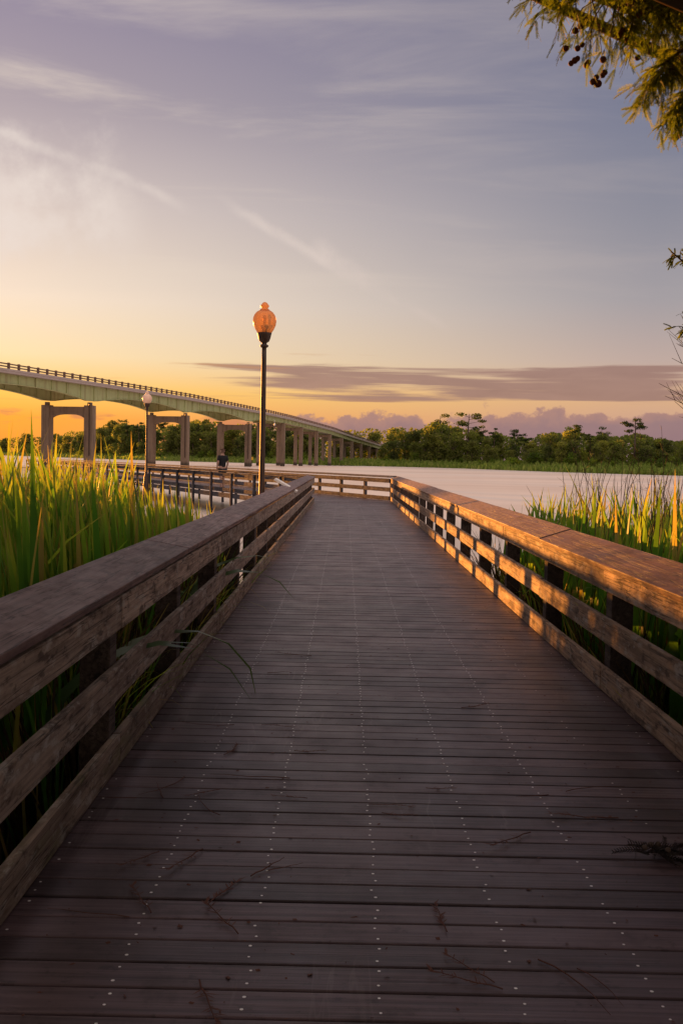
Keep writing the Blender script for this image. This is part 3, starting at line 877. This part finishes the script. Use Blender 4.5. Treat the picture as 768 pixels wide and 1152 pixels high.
dead = MB()
def left_bed():
    rnd = random.Random(11); b = MB(); n = 0
    while n < 3000:
        y = rnd.uniform(-2.5, 24) if rnd.random() < .75 else rnd.uniform(2, 11)
        wdt = 2.5 + .34 * max(y, 0)
        x = -1.60 - wdt * rnd.random() ** 1.25
        low = y > 12.0 and x > -.135 * y - .08
        if low and (y > 17 or rnd.random() < .5): continue
        if y > 21 + noise.noise((x, 0, 0)) * 2: continue
        edge = -1.52 - x
        top = rnd.uniform(1.0, 1.42) + (.14 if edge > .4 and y < 10 else 0)
        if y > 9 and (edge < 1 if y < 12 else edge < 2): top = rnd.uniform(.85, 1.2) if y < 12.0 else rnd.uniform(.55, .88)
        elif y > 10: top = (rnd.uniform(.7, .95) if y > 12 else rnd.uniform(.95, 1.3)) if x > -.22 * y else rnd.uniform(1.15, 1.55)
        if y > (15.5 if x > -.22 * y else 17.5): continue
        if rnd.random() < .16 and not (y > 8.5 and edge < 1.5): top += rnd.uniform(.12, .52)
        if low: top = rnd.uniform(.25, .72)
        shoot(b, x, y, -.95, top, rnd, .44, 7, .054 if y < 12 else .06, -1 if edge < .75 else 0)
        n += 1
    for i in range(170):
        y = rnd.uniform(8.6, 14.0); x = rnd.uniform(-1.62, -1.62 - .12 * y)
        top = rnd.uniform(1.0, 1.28) if y < 12 else rnd.uniform(.72, .95)
        shoot(b, x, y, -.95, top, rnd, .46, 7, .056, -1)
    # low leaves and dead stems crowding the outer side of the rail
    for i in range(1500):
        y = rnd.uniform(-2, 11.5); x = rnd.uniform(-1.75, -1.26)
        blade(dead if i % 5 < 3 else b, (x, y, -.95), rnd.uniform(1.0, 1.75), rnd.uniform(0, .12), rnd.uniform(-1.3, 1.3) if y > 5 else rnd.uniform(-3.0, 0), rnd.uniform(.1, .8), rnd.uniform(.010, .026), rnd.uniform(0, 3), rnd.choice((.0, .1, .2, .4, .5, .9)))
    # a few leaves that lean out through the rails over the deck
    for i in range(40):
        y = rnd.uniform(5.0, 13); 
        blade(b, (-1.35, y, -.2), rnd.uniform(.55, .95), .35 + rnd.uniform(0, .3), math.pi / 2 + rnd.gauss(0, .5), rnd.uniform(.7, 1.9), rnd.uniform(.008, .016), rnd.uniform(-.3, .3) + 1.57, rnd.choice((.45, .7, .9)))
    return b.build('marsh_reeds', M['reed'], smooth=True)
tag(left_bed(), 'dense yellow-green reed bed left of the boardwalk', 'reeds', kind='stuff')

def right_bed():
    rnd = random.Random(23); b = MB(); n = 0
    while n < 1500:
        y = rnd.uniform(-1, 14.4); x = 2.12 + (1.0 + .30 * max(y, 0)) * rnd.random() ** 1.1
        if x < .165 * y + .1 and y > 11 and rnd.random() < .35: continue
        top = rnd.uniform(.8, 1.26)
        if x > .26 * y: top += .08
        if rnd.random() < .10: top += rnd.uniform(.12, .3)
        shoot(b, x, y, -.95, top, rnd, .36, 7, .058, 1 if x < 2.75 else 0); n += 1
    for i in range(800):
        y = rnd.uniform(0, 14.2); x = rnd.uniform(1.97, 2.2)
        blade(dead if i % 5 < 3 else b, (x, y, -.95), rnd.uniform(.9, 1.6), rnd.uniform(0, .12), rnd.uniform(-2.2, 2.2) if y > 6 else rnd.uniform(.2, 2.9), rnd.uniform(.1, .9), rnd.uniform(.010, .024), rnd.uniform(0, 3), rnd.choice((.05, .2, .45, .7, .9)))
    return b.build('marsh_reeds', M['reed'], smooth=True)
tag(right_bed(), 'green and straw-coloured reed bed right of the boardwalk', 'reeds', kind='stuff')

tag(dead.build('dead_reeds', M['deadreed'], smooth=True), 'brown dead reed leaves tangled behind both railings', 'dead reeds', kind='stuff')
# thin seed stalks rising above the right bed
b = MB(); rnd = random.Random(5)
for i in range(150):
    y = rnd.uniform(6, 12.5); x = rnd.uniform(.19, .36) * y + rnd.uniform(0, .2)
    if x < 2.2: continue
    h = rnd.uniform(1.15, 1.55) + (.3 if rnd.random() < .2 else 0)
    dx, dy = rnd.gauss(0, .09), rnd.gauss(0, .09)
    pts = [(x, y, -.95), (x + dx * .4, y + dy * .4, h * .5), (x + dx, y + dy, h * .8), (x + dx * 1.7, y + dy * 1.7, h)]
    b.tube(pts, [.004, .0033, .0026, .0012], 4, t=rnd.random(), caps=False)
    for k in range(rnd.choice((0, 0, 3, 6))):
        q = Vector(pts[2]).lerp(Vector(pts[3]), rnd.random())
        e_ = q + Vector((rnd.gauss(0, .05), rnd.gauss(0, .05), rnd.uniform(.0, .08)))
        b.tube([q, e_], [.0015, .0008], 3, t=rnd.random(), caps=False)
tag(b.build('seed_stalks', M['stalk']), 'thin dry seed stalks standing above the right reeds', 'stalks', kind='stuff')

# single reeds that stand out
def reed_plant(label, px, base_y, specs, mat='reed'):
    """one reed: each spec is (length, lean, azimuth, bend, width, facing, tint)"""
    root_p = at(px, 560, base_y)
    b = MB()
    for sp in specs: blade(b, (0, 0, 0), *sp, n=12)
    o = b.build('tall_reed', M[mat], smooth=True); o.location = (root_p.x, base_y, -.95)
    return tag(o, label, 'reed')
reed_plant('tallest dark green reed blade at the left, standing above the others against the bridge', 41, 4.9, [(2.62, .0, 4.4, .03, .066, 0.0, .15), (2.40, .03, 4.2, .05, .05, .1, .25), (2.0, .02, 1.3, .12, .04, .4, .2)])
reed_plant('yellow reed leaning right from the left edge of the picture', 2, 4.4, [(2.32, .05, 1.6, .10, .022, .1, .85), (1.9, .05, 4.6, .3, .02, .3, .6)])
reed_plant('broad bluish reed with two leaves arching over by the left railing cap', 10, 5.2, [(2.45, .03, 4.3, 2.3, .065, 0.0, .2), (2.4, .03, 1.6, 2.5, .05, .1, .3), (2.1, .05, 1.4, 1.9, .04, .1, .4)], 'palereed')
reed_plant('pale reed leaf hooked over beside the left railing cap', 62, 6.0, [(2.42, .02, 1.5, 2.9, .055, .1, .5), (2.2, .06, 4.6, 2.5, .04, .1, .5)], 'palereed')
reed_plant('reed with a wide folded leaf above the middle of the left cap', 168, 8.6, [(2.35, .03, 1.5, 2.4, .07, .1, .4), (2.35, .0, 4.4, .2, .05, .1, .4), (2.2, .05, 1.5, 1.7, .045, .1, .5)], 'palereed')
reed_plant('tall upright reed blade above the right railing', 733, 7.0, [(2.34, .01, 1.4, .05, .05, .1, .3), (2.0, .05, 1.5, .5, .035, .2, .4)])
reed_plant('straw-yellow reed leaning right at the right edge above the railing', 750, 6.9, [(2.14, .12, 1.6, .15, .038, .1, .68), (2.0, .16, 1.6, .2, .032, .1, .62)])
reed_plant('upright reed above the middle of the right railing', 662, 8.9, [(2.30, .01, 1.5, .06, .042, .1, .35), (2.15, .03, 1.3, 2.0, .034, .1, .3), (1.9, .05, 1.6, .7, .03, .2, .4)])
reed_plant('leaning reed at the water edge behind the right railing', 640, 10.2, [(2.18, .06, 4.7, .12, .03, .1, .4), (1.95, .05, 4.7, .9, .03, .1, .35), (1.9, .1, 1.5, .8, .022, .2, .45)])

# ------------------------------------------------------------------ trees across the river
def leaf_quad(b, p, size, rnd, t):
    n = Vector((rnd.gauss(0, 1), rnd.gauss(0, 1), rnd.gauss(0, .8))).normalized()
    a = n.orthogonal().normalized(); a = Matrix.Rotation(rnd.uniform(0, 6.28), 3, n) @ a
    c = n.cross(a)
    s1, s2 = size * rnd.uniform(.6, 1.2) * .5, size * rnd.uniform(.4, .9) * .5
    b.poly([p - a * s1, p + c * s2 - a * s1 * .1, p + a * s1, p - c * s2 + a * s1 * .1], t=t)
def lobe(b, c, rad, cnt, size, rnd, t0, shell=.45):
    c = Vector(c)
    for _ in range(cnt):
        v = Vector((rnd.gauss(0, 1), rnd.gauss(0, 1), rnd.gauss(0, 1))).normalized()
        r = (shell + (1 - shell) * rnd.random() ** .6) * (1 + .22 * noise.noise(v * 2.3 + c))
        leaf_quad(b, c + Vector((v.x * rad[0], v.y * rad[1], v.z * rad[2])) * r, size, rnd, min(1, max(0, t0 + rnd.gauss(0, .13))))
def trunk_mesh(h, r, rnd, limbs=4, top=.75, name='trunk'):
    b = MB()
    pts = [(0, 0, -.6)]
    x = y = 0
    for i in range(1, 6):
        x += rnd.gauss(0, .012) * h; y += rnd.gauss(0, .012) * h
        pts.append((x, y, h * top * i / 5))
    b.tube(pts, [r * (1.25 - .9 * i / 5) for i in range(6)], 7)
    for k in range(limbs):
        i = rnd.choice((2, 3, 4)); p = Vector(pts[i]); a = rnd.uniform(0, 6.28); L = h * rnd.uniform(.14, .24)
        b.tube([p, p + Vector((math.cos(a) * L * .5, math.sin(a) * L * .5, L * .35)), p + Vector((math.cos(a) * L, math.sin(a) * L, L * .85))], [r * .45, r * .3, r * .1], 5)
    return b.mesh(name, M['bark'], True)
def broad_proto(seed, w):
    """unit tree 10 m high"""
    rnd = random.Random(seed); b = MB()
    for k in range(rnd.randint(13, 17)):
        zz = rnd.uniform(.10, .9); env = math.sin(math.pi * min(1, .16 + zz * .78)) ** .75
        a = rnd.uniform(0, 6.28); rr = w * env * rnd.uniform(.25, .8)
        s = rnd.uniform(1.1, 2.0) * (1.1 - .35 * zz)
        lobe(b, (math.cos(a) * rr, math.sin(a) * rr, zz * 9.2), (s * 1.2, s * 1.2, s * .85), 120, .62, rnd, rnd.uniform(.2, .75))
    return trunk_mesh(10, .22, rnd, 4, .7), b.mesh('crown', M['leaf'])
def pine_proto(seed, flat=False):
    rnd = random.Random(seed); b = MB(); tk = MB()
    lean = rnd.gauss(0, .25)
    top = Vector((lean, rnd.gauss(0, .25), 9.6))
    tk.tube([(0, 0, -.6), (lean * .3, 0, 3.5), (lean * .8, 0, 7), top], [.17, .14, .10, .03], 7)
    n = 8 if flat else 12
    for k in range(n):
        zz = rnd.uniform(.66 if flat else .45, .97); a = rnd.uniform(0, 6.28)
        reach = (1.9 if flat else 1.35) * (1.15 - .55 * abs(zz - .78) / .3) * rnd.uniform(.4, 1.0)
        p = Vector((lean * zz + math.cos(a) * reach, math.sin(a) * reach, zz * 10))
        tk.tube([(lean * zz, 0, zz * 10 - .5), p], [.05, .02], 4)
        s = rnd.uniform(.5, .85)
        lobe(b, p, (s * 1.25, s * 1.25, s * .55), 85, .34, rnd, rnd.uniform(.2, .7), .2)
    return tk.mesh('trunk', M['bark'], True), b.mesh('crown', M['pine'])
def shrub_proto(seed):
    rnd = random.Random(seed); b = MB()
    for k in range(7):
        a = rnd.uniform(0, 6.28); rr = rnd.uniform(0, 1.1); s = rnd.uniform(.6, 1.0)
        lobe(b, (math.cos(a) * rr, math.sin(a) * rr, rnd.uniform(.5, 2.2)), (s, s, s * .85), 60, .36, rnd, rnd.uniform(.2, .9))
    tk = MB()
    for k in range(4):
        a = rnd.uniform(0, 6.28); tk.tube([(0, 0, -.3), (math.cos(a) * .5, math.sin(a) * .5, 1.6)], [.07, .02], 5)
    return tk.mesh('trunk', M['bark'], True), b.mesh('crown', M['shrub'])
BROAD = [broad_proto(100 + i, w) for i, w in enumerate((2.9, 2.5, 3.2, 2.2, 2.7, 3.5))]
PINE = [pine_proto(200 + i) for i in range(4)]
PINEF = [pine_proto(220 + i, True) for i in range(3)]
SHRUB = [shrub_proto(300 + i) for i in range(4)]
def plant(name, proto, loc, sx, sz, rz, label, cat, group=None):
    r = empty(name, loc, rz); r.scale = (sx, sx, sz)
    link('trunk', proto[0], r); link('crown', proto[1], r)
    return tag(r, label, cat, group)
PROFILE = [(-120, 496), (0, 489), (40, 487), (75, 482), (105, 480), (131, 470), (150, 474), (190, 474), (228, 469), (260, 474), (300, 474), (350, 478), (373, 480), (400, 481), (412, 477), (433, 481), (458, 480), (472, 479), (490, 470), (507, 476), (530, 481), (560, 486), (590, 488), (610, 486), (624, 483), (646, 479), (660, 486), (674, 484), (690, 488), (712, 483), (740, 491), (768, 492), (900, 490), (1100, 480), (1400, 460)]
def prof(px):
    for (a, ya), (c, yc) in zip(PROFILE, PROFILE[1:]):
        if a <= px <= c: return ya + (yc - ya) * (px - a) / (c - a)
    return PROFILE[-1][1]
def height_to(px, py, Y): return EYE + (hor(px) - py) * Y / F
rnd = random.Random(41)
BRIDGE_CLEAR = 9.0
def near_bridge(p):
    t = (Vector((p.x, p.y)) - BR_A); nn = t.dot(bn); return -20 < nn < 12
# special trees
def special(px, py, extra, proto, wid, name, label):
    p = shore_pt(px, extra + 12, bank_z(extra + 12) - .2); h = height_to(px, py, p.y) - p.z
    plant(name, proto, p, h / 10 * wid, h / 10, rnd.uniform(0, 6), label, 'tree')
special(525, 463.5, 22, PINEF[0], 1.35, 'pine_tree', 'tallest flat-topped pine rising above the far treeline right of the bridge end')
special(712, 466.5, 20, PINEF[1], 1.15, 'pine_tree', 'tall open pine rising above the right part of the far treeline')
special(489, 469.5, 16, BROAD[2], 1.0, 'broadleaf_tree', 'large domed dark tree just left of the tallest pine across the river')
special(130, 469.5, 40, BROAD[0], .95, 'broadleaf_tree', 'rounded tree seen between the two nearest bridge piers')
special(646, 477.5, 24, PINE[0], 1.1, 'pine_tree', 'bushy pine standing above its neighbours left of the tall open pine')
special(466, 477, 26, BROAD[3], 1.0, 'broadleaf_tree', 'tree just right of the end of the bridge')
px = -110.0
while px < 1250:
    for row, (ex, drop) in enumerate(((27, 13), (38, 4), (56, 0))):
        q = px + rnd.uniform(-7, 7)
        p = shore_pt(q, ex + rnd.uniform(-4, 6), bank_z(ex) - .3)
        if near_bridge(p) and row < 2: continue
        if near_bridge(p): p = shore_pt(q, 150, .1)
        y = prof(q) + drop + abs(rnd.gauss(0, 5.5)) - (1 if row else 0)
        h = max(5.0, height_to(q, y, p.y))
        if row and rnd.random() < .17:
            y -= rnd.uniform(0, 4.5); h = max(6.0, height_to(q, y, p.y))
            plant('pine_tree', rnd.choice(PINE), p, h / 10 * rnd.uniform(.95, 1.25), h / 10, rnd.uniform(0, 6), 'dark pine in the treeline across the river, crown level with its neighbours', 'tree', 'pines in the far treeline')
        else:
            plant('broadleaf_tree', rnd.choice(BROAD), p, h / 10 * rnd.uniform(.85, 1.25), h / 10, rnd.uniform(0, 6), 'green broadleaf tree in the dense treeline across the river, crown merging with its neighbours', 'tree', 'broadleaf trees in the far treeline')
    px += 15 if px < 330 else (17 if px < 800 else 30)
px = 20.0
while px < 900:
    q = px + rnd.uniform(-6, 6); ex = rnd.uniform(13, 24); p = shore_pt(q, ex, bank_z(ex) - .2)
    s = rnd.uniform(.9, 1.9)
    if not near_bridge(p): plant('shrub', rnd.choice(SHRUB), p, s * rnd.uniform(.9, 1.3), s, rnd.uniform(0, 6), 'light green shrub on the far bank in front of the treeline', 'shrub', 'shrubs along the far bank')
    px += rnd.uniform(9, 19)
# the dense wood behind, one mass of foliage
b = MB()
for i in range(26000):
    q = rnd.uniform(-140, 1250); p = shore_pt(q, rnd.uniform(66, 100))
    if near_bridge(p) and p.y < 600: p = shore_pt(q, rnd.uniform(160, 190))
    hmax = max(4, height_to(q, prof(q) + 5 + 5 * noise.noise((q * .08, 3, 1)), p.y))
    leaf_quad(b, Vector((p.x, p.y, hmax * rnd.random() ** .8)), 2.0, rnd, rnd.uniform(.0, .55))
tag(b.build('woods', M['leaf']), 'continuous mass of woodland foliage behind the far treeline', 'woods', kind='stuff')
# unseen trees added behind the viewer, blocking sky light on the near deck
for x, y, h, k in ((-6.5, -9, 9.0, 0), (-2.6, -13, 10.5, 2), (3.2, -12, 9.5, 5), (7.5, -8, 9.0, 1), (-11, -5, 8.0, 4), (11.5, -3, 8.5, 3)):
    plant('broadleaf_tree', BROAD[k], (x, y, -.9), h / 10 * 1.1, h / 10, k, 'unseen broadleaf tree added behind the viewer to shade the near deck', 'tree', 'shade trees added behind the viewer')
# grass fringe of the far bank
b = MB()
for i in range(16000):
    q = rnd.uniform(-60, 1000); ex = 26 * rnd.random() ** 1.2
    p = shore_pt(q, ex + .5); z0 = bank_z(ex) - .1
    h = rnd.uniform(.7, 2.1); a = rnd.uniform(0, 3.14); w = rnd.uniform(.2, .7)
    d = Vector((math.cos(a), math.sin(a), 0)) * w; l = Vector((rnd.gauss(0, .2), rnd.gauss(0, .2), h))
    c = Vector((p.x, p.y, z0))
    b.poly([c - d, c + d, c + d * .4 + l, c - d * .5 + l * .8], t=rnd.random())
tag(b.build('bank_grass', M['bankgrass']), 'low marsh grass fringing the far bank', 'grass', kind='stuff')

# ------------------------------------------------------------------ bald cypress at the right
def spray(b, p, d, L, rnd, t, n=14):
    """a feathery twig: a fine stem with two ranks of short needles"""
    d = d.normalized(); side = d.cross(Vector((rnd.gauss(0, 1), rnd.gauss(0, 1), rnd.gauss(0, .4)))).normalized()
    nrm = d.cross(side)
    prev = p
    for i in range(1, n + 1):
        s = i / n
        q = p + d * (L * s) + Vector((0, 0, -.18 * L * s * s))
        wv = side * .0011
        b.poly([prev - wv, prev + wv, q + wv, q - wv], t=t)
        ln = L * .17 * (1.1 - .6 * abs(s - .4))
        for sg in (-1, 1):
            v = (side * sg * .8 + d * .75 + nrm * rnd.gauss(0, .15)).normalized() * ln
            u = d * .0021
            b.poly([q - u, q + v * .55 - u * 1.3, q + v, q + v * .55 + u * 1.3, q + u], t=min(1, max(0, t + rnd.gauss(0, .08))))
        prev = q
def make_cypress():
    rnd = random.Random(77)
    root = empty('cypress_tree', (4.7, 6.5, -.9))
    tag(root, 'bald cypress with feathery golden-green twigs and dark round cones hanging into the top right corner', 'tree')
    O = Vector(root.location)
    tk = MB()
    tk.tube([(0, 0, -.5), (0, 0, .1), (.03, 0, .8), (.05, .02, 2), (.05, .05, 4.5), (.1, .05, 7), (.15, 0, 10.5)], [.62, .48, .33, .27, .22, .15, .05], 14)
    tk.build('trunk', M['bark'], root, True)
    br = MB(); fo = MB()
    def limb(pts, r0, r1): 
        n = len(pts); br.tube([Vector(p) - O for p in pts], [r0 + (r1 - r0) * i / (n - 1) for i in range(n)], 6)
    def twig(start, d, L, sprays, sl, t0, droop=.5, r=.004):
        p = Vector(start); d = Vector(d).normalized(); pts = [p.copy()]
        n = 6
        for i in range(n):
            d = (d + Vector((rnd.gauss(0, .16), rnd.gauss(0, .16), rnd.gauss(0, .12) - droop / n))).normalized()
            p = p + d * (L / n); pts.append(p.copy())
        br.tube([q - O for q in pts], [r * (1 - .8 * i / n) for i in range(n + 1)], 4, caps=False)
        for k in range(sprays):
            s = rnd.uniform(.12, 1.0) * n; i = min(n - 1, int(s)); q = pts[i].lerp(pts[i+1], s - i)
            dd = (pts[i+1] - pts[i]).normalized()
            v = dd * .55 + Vector((rnd.gauss(0, .6), rnd.gauss(0, .6), rnd.gauss(-.45, .45)))
            spray(fo, q - O, v, sl * rnd.uniform(.65, 1.25), rnd, min(1, max(0, rnd.gauss(t0, .22))))
        return pts
    # main bough along the top of the picture
    B1 = [at(1180, -60, 6.4), at(900, 0, 6.2), at(800, 8, 6.05), at(755, 16, 6.0), at(728, 20, 5.95), at(690, 13, 5.9), at(649, 1, 5.85), at(610, -4, 5.8)]
    limb(B1, .045, .006)
    ends = []
    for k in range(112):
        s = rnd.uniform(1.6, 6.95); i = int(s); q = B1[i].lerp(B1[i+1], s - i)
        px = 800 - (s - 2) * 38
        d = Vector((rnd.gauss(-.35, .55), rnd.gauss(0, .5), rnd.gauss(-.25, .45)))
        if px < 640: L = rnd.uniform(.12, .30)
        elif px < 700: L = rnd.uniform(.22, .50)
        else: L = rnd.uniform(.2, .42)
        pts = twig(q, d, L, 11, .095, .45, .9)
        ends.append(pts)
    # drooping clump at the right edge
    B2 = [at(860, 30, 6.0), at(800, 40, 5.9), at(765, 62, 5.8), at(744, 78, 5.75), at(733, 94, 5.72)]
    limb(B2, .02, .004)
    B3 = [at(850, 60, 5.9), at(800, 95, 5.8), at(774, 106, 5.75), at(758, 116, 5.7)]
    limb(B3, .016, .004)
    for B, cnt in ((B2, 62), (B3, 44)):
        for k in range(cnt):
            s = rnd.uniform(.5, len(B) - 1.01); i = int(s); q = B[i].lerp(B[i+1], s - i)
            ends.append(twig(q, Vector((rnd.gauss(-.25, .5), rnd.gauss(0, .5), rnd.gauss(-.5, .4))), rnd.uniform(.14, .32), 11, .095, .6, .8))
    # low sprigs reaching the right edge, and bare twigs below them
    B4 = [at(900, 250, 6.2), at(820, 285, 6.1), at(780, 300, 6.0), at(762, 297, 6.0), at(749, 286, 5.95)]
    limb(B4, .014, .003)
    for k in range(10):
        s = rnd.uniform(1.0, len(B4) - 1.01); i = int(s); q = B4[i].lerp(B4[i+1], s - i)
        twig(q, Vector((rnd.gauss(-.3, .5), rnd.gauss(0, .4), rnd.gauss(.35, .4))), rnd.uniform(.05, .10), 7, .045, .35, .2)
    B5 = [at(860, 320, 6.2), at(800, 350, 6.1), at(768, 372, 6.05)]
    limb(B5, .010, .003)
    for k in range(8):
        twig(B5[2].lerp(B5[1], rnd.random() * .6), Vector((rnd.gauss(-.2, .3), rnd.gauss(0, .3), rnd.gauss(.1, .5))), rnd.uniform(.06, .12), 6, .05, .3, .2)
    for a, c in (((840, 470), (738, 432)), ((850, 440), (752, 404)), ((860, 480), (745, 446)), ((830, 500), (756, 452)), ((840, 420), (760, 388))):
        p0, p1 = at(*a, 6.3), at(*c, 6.2)
        m_ = p0.lerp(p1, .5) + Vector((0, 0, -.04)); limb([p0, m_, p1], .006, .0012)
        for k in range(4):
            q = m_.lerp(p1, rnd.random() * .8); limb([q, q + Vector((rnd.gauss(-.06, .04), rnd.gauss(0, .05), rnd.gauss(.08, .06)))], .002, .0008)
    # lower boughs join the trunk
    for B in (B2, B3, B4, B5):
        limb([O + Vector((.05, .05, B[0].z - O.z - .35)), B[0].lerp(O + Vector((0, 0, B[0].z - O.z)), .4), B[0]], .05, .02 if B is not B5 else .012)
    limb([O + Vector((.05, .05, B1[0].z - O.z - .3)), B1[0]], .08, .045)
    for c in ((840, 470), (850, 440), (860, 480), (830, 500), (840, 420)):
        p0 = at(*c, 6.3); limb([O + Vector((.1, .03, p0.z - O.z - .3)), p0], .02, .006)
    # rest of the crown, out of view, with clumps added to shade the deck
    cr = MB()
    for k in range(205):
        zz = rnd.uniform(4.6, 10.5); a = rnd.uniform(0, 6.28); reach = rnd.uniform(.8, 6.5) * (1.15 - .06 * zz)
        p = Vector((math.cos(a) * reach * .9 - 1.6, math.sin(a) * reach - 3.2, zz + reach * .12))
        w = p + O
        if k >= 150:
            p = Vector((rnd.uniform(-4.5, 6), rnd.uniform(-5, 3.6), 0)) - Vector((O.x, O.y, 0)); p.z = rnd.uniform(4.0, 7.0) - O.z  # added clumps above the viewer, blocking overhead sky light
        elif k >= 75:
            w = Vector((rnd.uniform(-3.4, 4.5), rnd.uniform(3.0, 11.0), 0)); w.z = EYE + .47 * w.y + rnd.uniform(.85, 1.9); p = w - O  # added clumps just above the frame, blocking sky light from ahead
        elif w.y > .3 and (w.z - EYE - 1.0) < w.y * .62 and abs(w.x) < w.y * .5 + 1.0: continue
        br.tube([Vector((.08, .03, zz - .9)), p * .55 + Vector((0, 0, zz * .40)), p], [.06, .035, .01], 5)
        lobe(cr, p, (1.35, 1.35, .5), 190, .22, rnd, rnd.uniform(.2, .6), .1)
    br.build('branch', M['bark'], root, True)
    f_ = fo.build('twig_foliage', M['cypress'], root)
    cr.build('crown', M['cypress'], root)
    # round cones in small bunches
    bm = bmesh.new(); bmesh.ops.create_icosphere(bm, subdivisions=2, radius=.0185)
    for v in bm.verts: v.co *= 1 + .09 * noise.noise(v.co * 160)
    cb = MB(); cb.add_bm(bm); bm.free(); cm = cb.mesh('cone', M['cone'], False)
    for (px, py) in ((646, 42), (640, 47), (643, 66), (648, 62), (640, 79), (636, 82), (643, 77), (655, 81), (653, 84), (671, 78), (690, 50), (688, 53), (692, 47), (705, 45), (709, 76), (710, 30), (664, 97), (660, 102), (666, 104), (671, 95), (673, 92), (697, 57), (723, 109), (752, 162), (756, 158), (765, 52), (766, 72), (764, 34), (630, 66), (766, 145)):
        o = link('cone', cm, root); o.location = at(px, py, 5.86) - O; o.rotation_euler = (rnd.random() * 6, rnd.random() * 6, 0); s = rnd.uniform(.85, 1.2); o.scale = (s, s, s)
        p = at(px, py, 5.86) - O
        br2 = p + Vector((rnd.gauss(0, .02), .02, .06))
    return root
make_cypress()

# ------------------------------------------------------------------ litter on the deck
def twig_mesh(seed, L):
    rnd = random.Random(seed); b = MB()
    pts = [Vector((0, 0, .004))]
    h = 0.0
    for i in range(6):
        h += rnd.gauss(0, .16); pts.append(pts[-1] + Vector((math.cos(h), math.sin(h), 0)) * L / 6 + Vector((0, 0, rnd.uniform(-.001, .003))))
        pts[-1].z = max(.003, pts[-1].z)
    b.tube(pts, [.0022, .0021, .0019, .0017, .0014, .001, .0007], 5)
    if seed % 3:
        for k in range(26):
            s = rnd.uniform(1.2, 5.9); i = int(s); q = pts[i].lerp(pts[i+1], s - i)
            an = h * .5 + rnd.choice((-1, 1)) * rnd.uniform(.4, 1.1); l = rnd.uniform(.015, .04)
            e_ = q + Vector((math.cos(an) * l, math.sin(an) * l, rnd.uniform(.0, .006))); n = Vector((-math.sin(an), math.cos(an), 0)) * .0022
            b.poly([q - n * .5, e_.lerp(q, .5) - n, e_, e_.lerp(q, .5) + n, q + n * .5])
    return b.mesh('fallen_twig', M['dead'])
TW = [twig_mesh(i, L) for i, L in enumerate((.30, .22, .26, .36, .18, .24, .16, .20))]
def deck_at(px, py):
    dy = (py - 517.5) - .021 * (px - 388); Y = F * EYE / dy
    return ((px - 388) + .021 * (py - 517.5)) / F * Y, Y
rnd = random.Random(9)
for i, (px, py, ang) in enumerate([(245, 895, 20), (262, 820, 8), (293, 820, 5), (180, 905, 70), (150, 905, 12), (225, 965, 25), (175, 968, 15), (280, 997, 28), (300, 990, 20), (245, 925, -35), (230, 1030, -60), (265, 1065, -50), (140, 1045, -15), (165, 1040, 65), (345, 905, -4), (325, 882, -8), (415, 912, -18), (430, 922, -16), (480, 893, -12), (620, 901, 6), (640, 897, 12), (600, 945, 10), (700, 928, 15), (655, 1105, -32), (560, 1122, -35), (570, 1130, -20), (610, 1095, -25), (505, 1062, 60), (220, 1120, 55), (300, 760, 10), (350, 740, -20), (520, 800, 15), (250, 855, 30), (205, 880, 50), (330, 850, -10)]):
    X, Y = deck_at(px, py)
    o = link('fallen_twig', TW[rnd.randrange(len(TW))], None); o.location = (X, Y, .0025); o.rotation_euler = (0, 0, R(ang * 1.7 + rnd.uniform(-12, 12) + (180 if rnd.random() < .5 else 0)))
    s = rnd.uniform(.75, 1.2); o.scale = (s, s, s)
    tag(o, 'thin reddish brown fallen cypress twig lying flat on the deck boards', 'twig', 'fallen twigs scattered on the deck')
# dark clump with cones near the right edge
X, Y = deck_at(746, 975)
root = empty('fallen_sprig', (X, Y, 0)); tag(root, 'dark clump of fallen cypress sprig with small round cones on the deck', 'sprig')
b = MB()
for k in range(34):
    a = rnd.uniform(0, 6.28)
    spray(b, Vector((rnd.gauss(0, .04), rnd.gauss(0, .02), .012 + rnd.random() * .035)), Vector((math.cos(a), math.sin(a) * .7, rnd.uniform(-.1, .35))), rnd.uniform(.06, .12), rnd, 0, 12)
b.v = [(x, y, max(z, .003)) for x, y, z in b.v]
b.build('leaves', M['darksprig'], root)
bm = bmesh.new(); bmesh.ops.create_icosphere(bm, subdivisions=2, radius=.011); cb = MB(); cb.add_bm(bm); bm.free(); cm = cb.mesh('cone', M['bark'], True)
for (x, y) in ((-.05, .0), (-.02, .03), (.01, .035), (.03, -.02)):
    o = link('cone', cm, root); o.location = (x, y, .045)
# crumbs of leaf litter
b = MB()
for i in range(900):
    y = 2.2 + 14 * rnd.random() ** 1.6; x = rnd.choice((rnd.uniform(-1.0, 1.65), rnd.triangular(-1.0, .6, -.85), rnd.triangular(.4, 1.65, 1.55)))
    leaf_quad(b, Vector((x, y, .006)), rnd.uniform(.008, .03), rnd, .5)
b.v = [(p[0], p[1], max(.0022, .003 + (p[2] - .006) * .25)) for p in b.v]
tag(b.build('leaf_litter', M['dead']), 'crumbs of brown leaf litter on the deck', 'leaf litter', kind='stuff')

# ------------------------------------------------------------------ colour management
S.view_settings.view_transform = 'Standard'; S.view_settings.look = 'None'
S.view_settings.exposure = 1.1; S.view_settings.gamma = 1.0; S.view_settings.use_curve_mapping = False
S.cycles.max_bounces = 6; S.cycles.transparent_max_bounces = 6; S.cycles.use_denoising = True
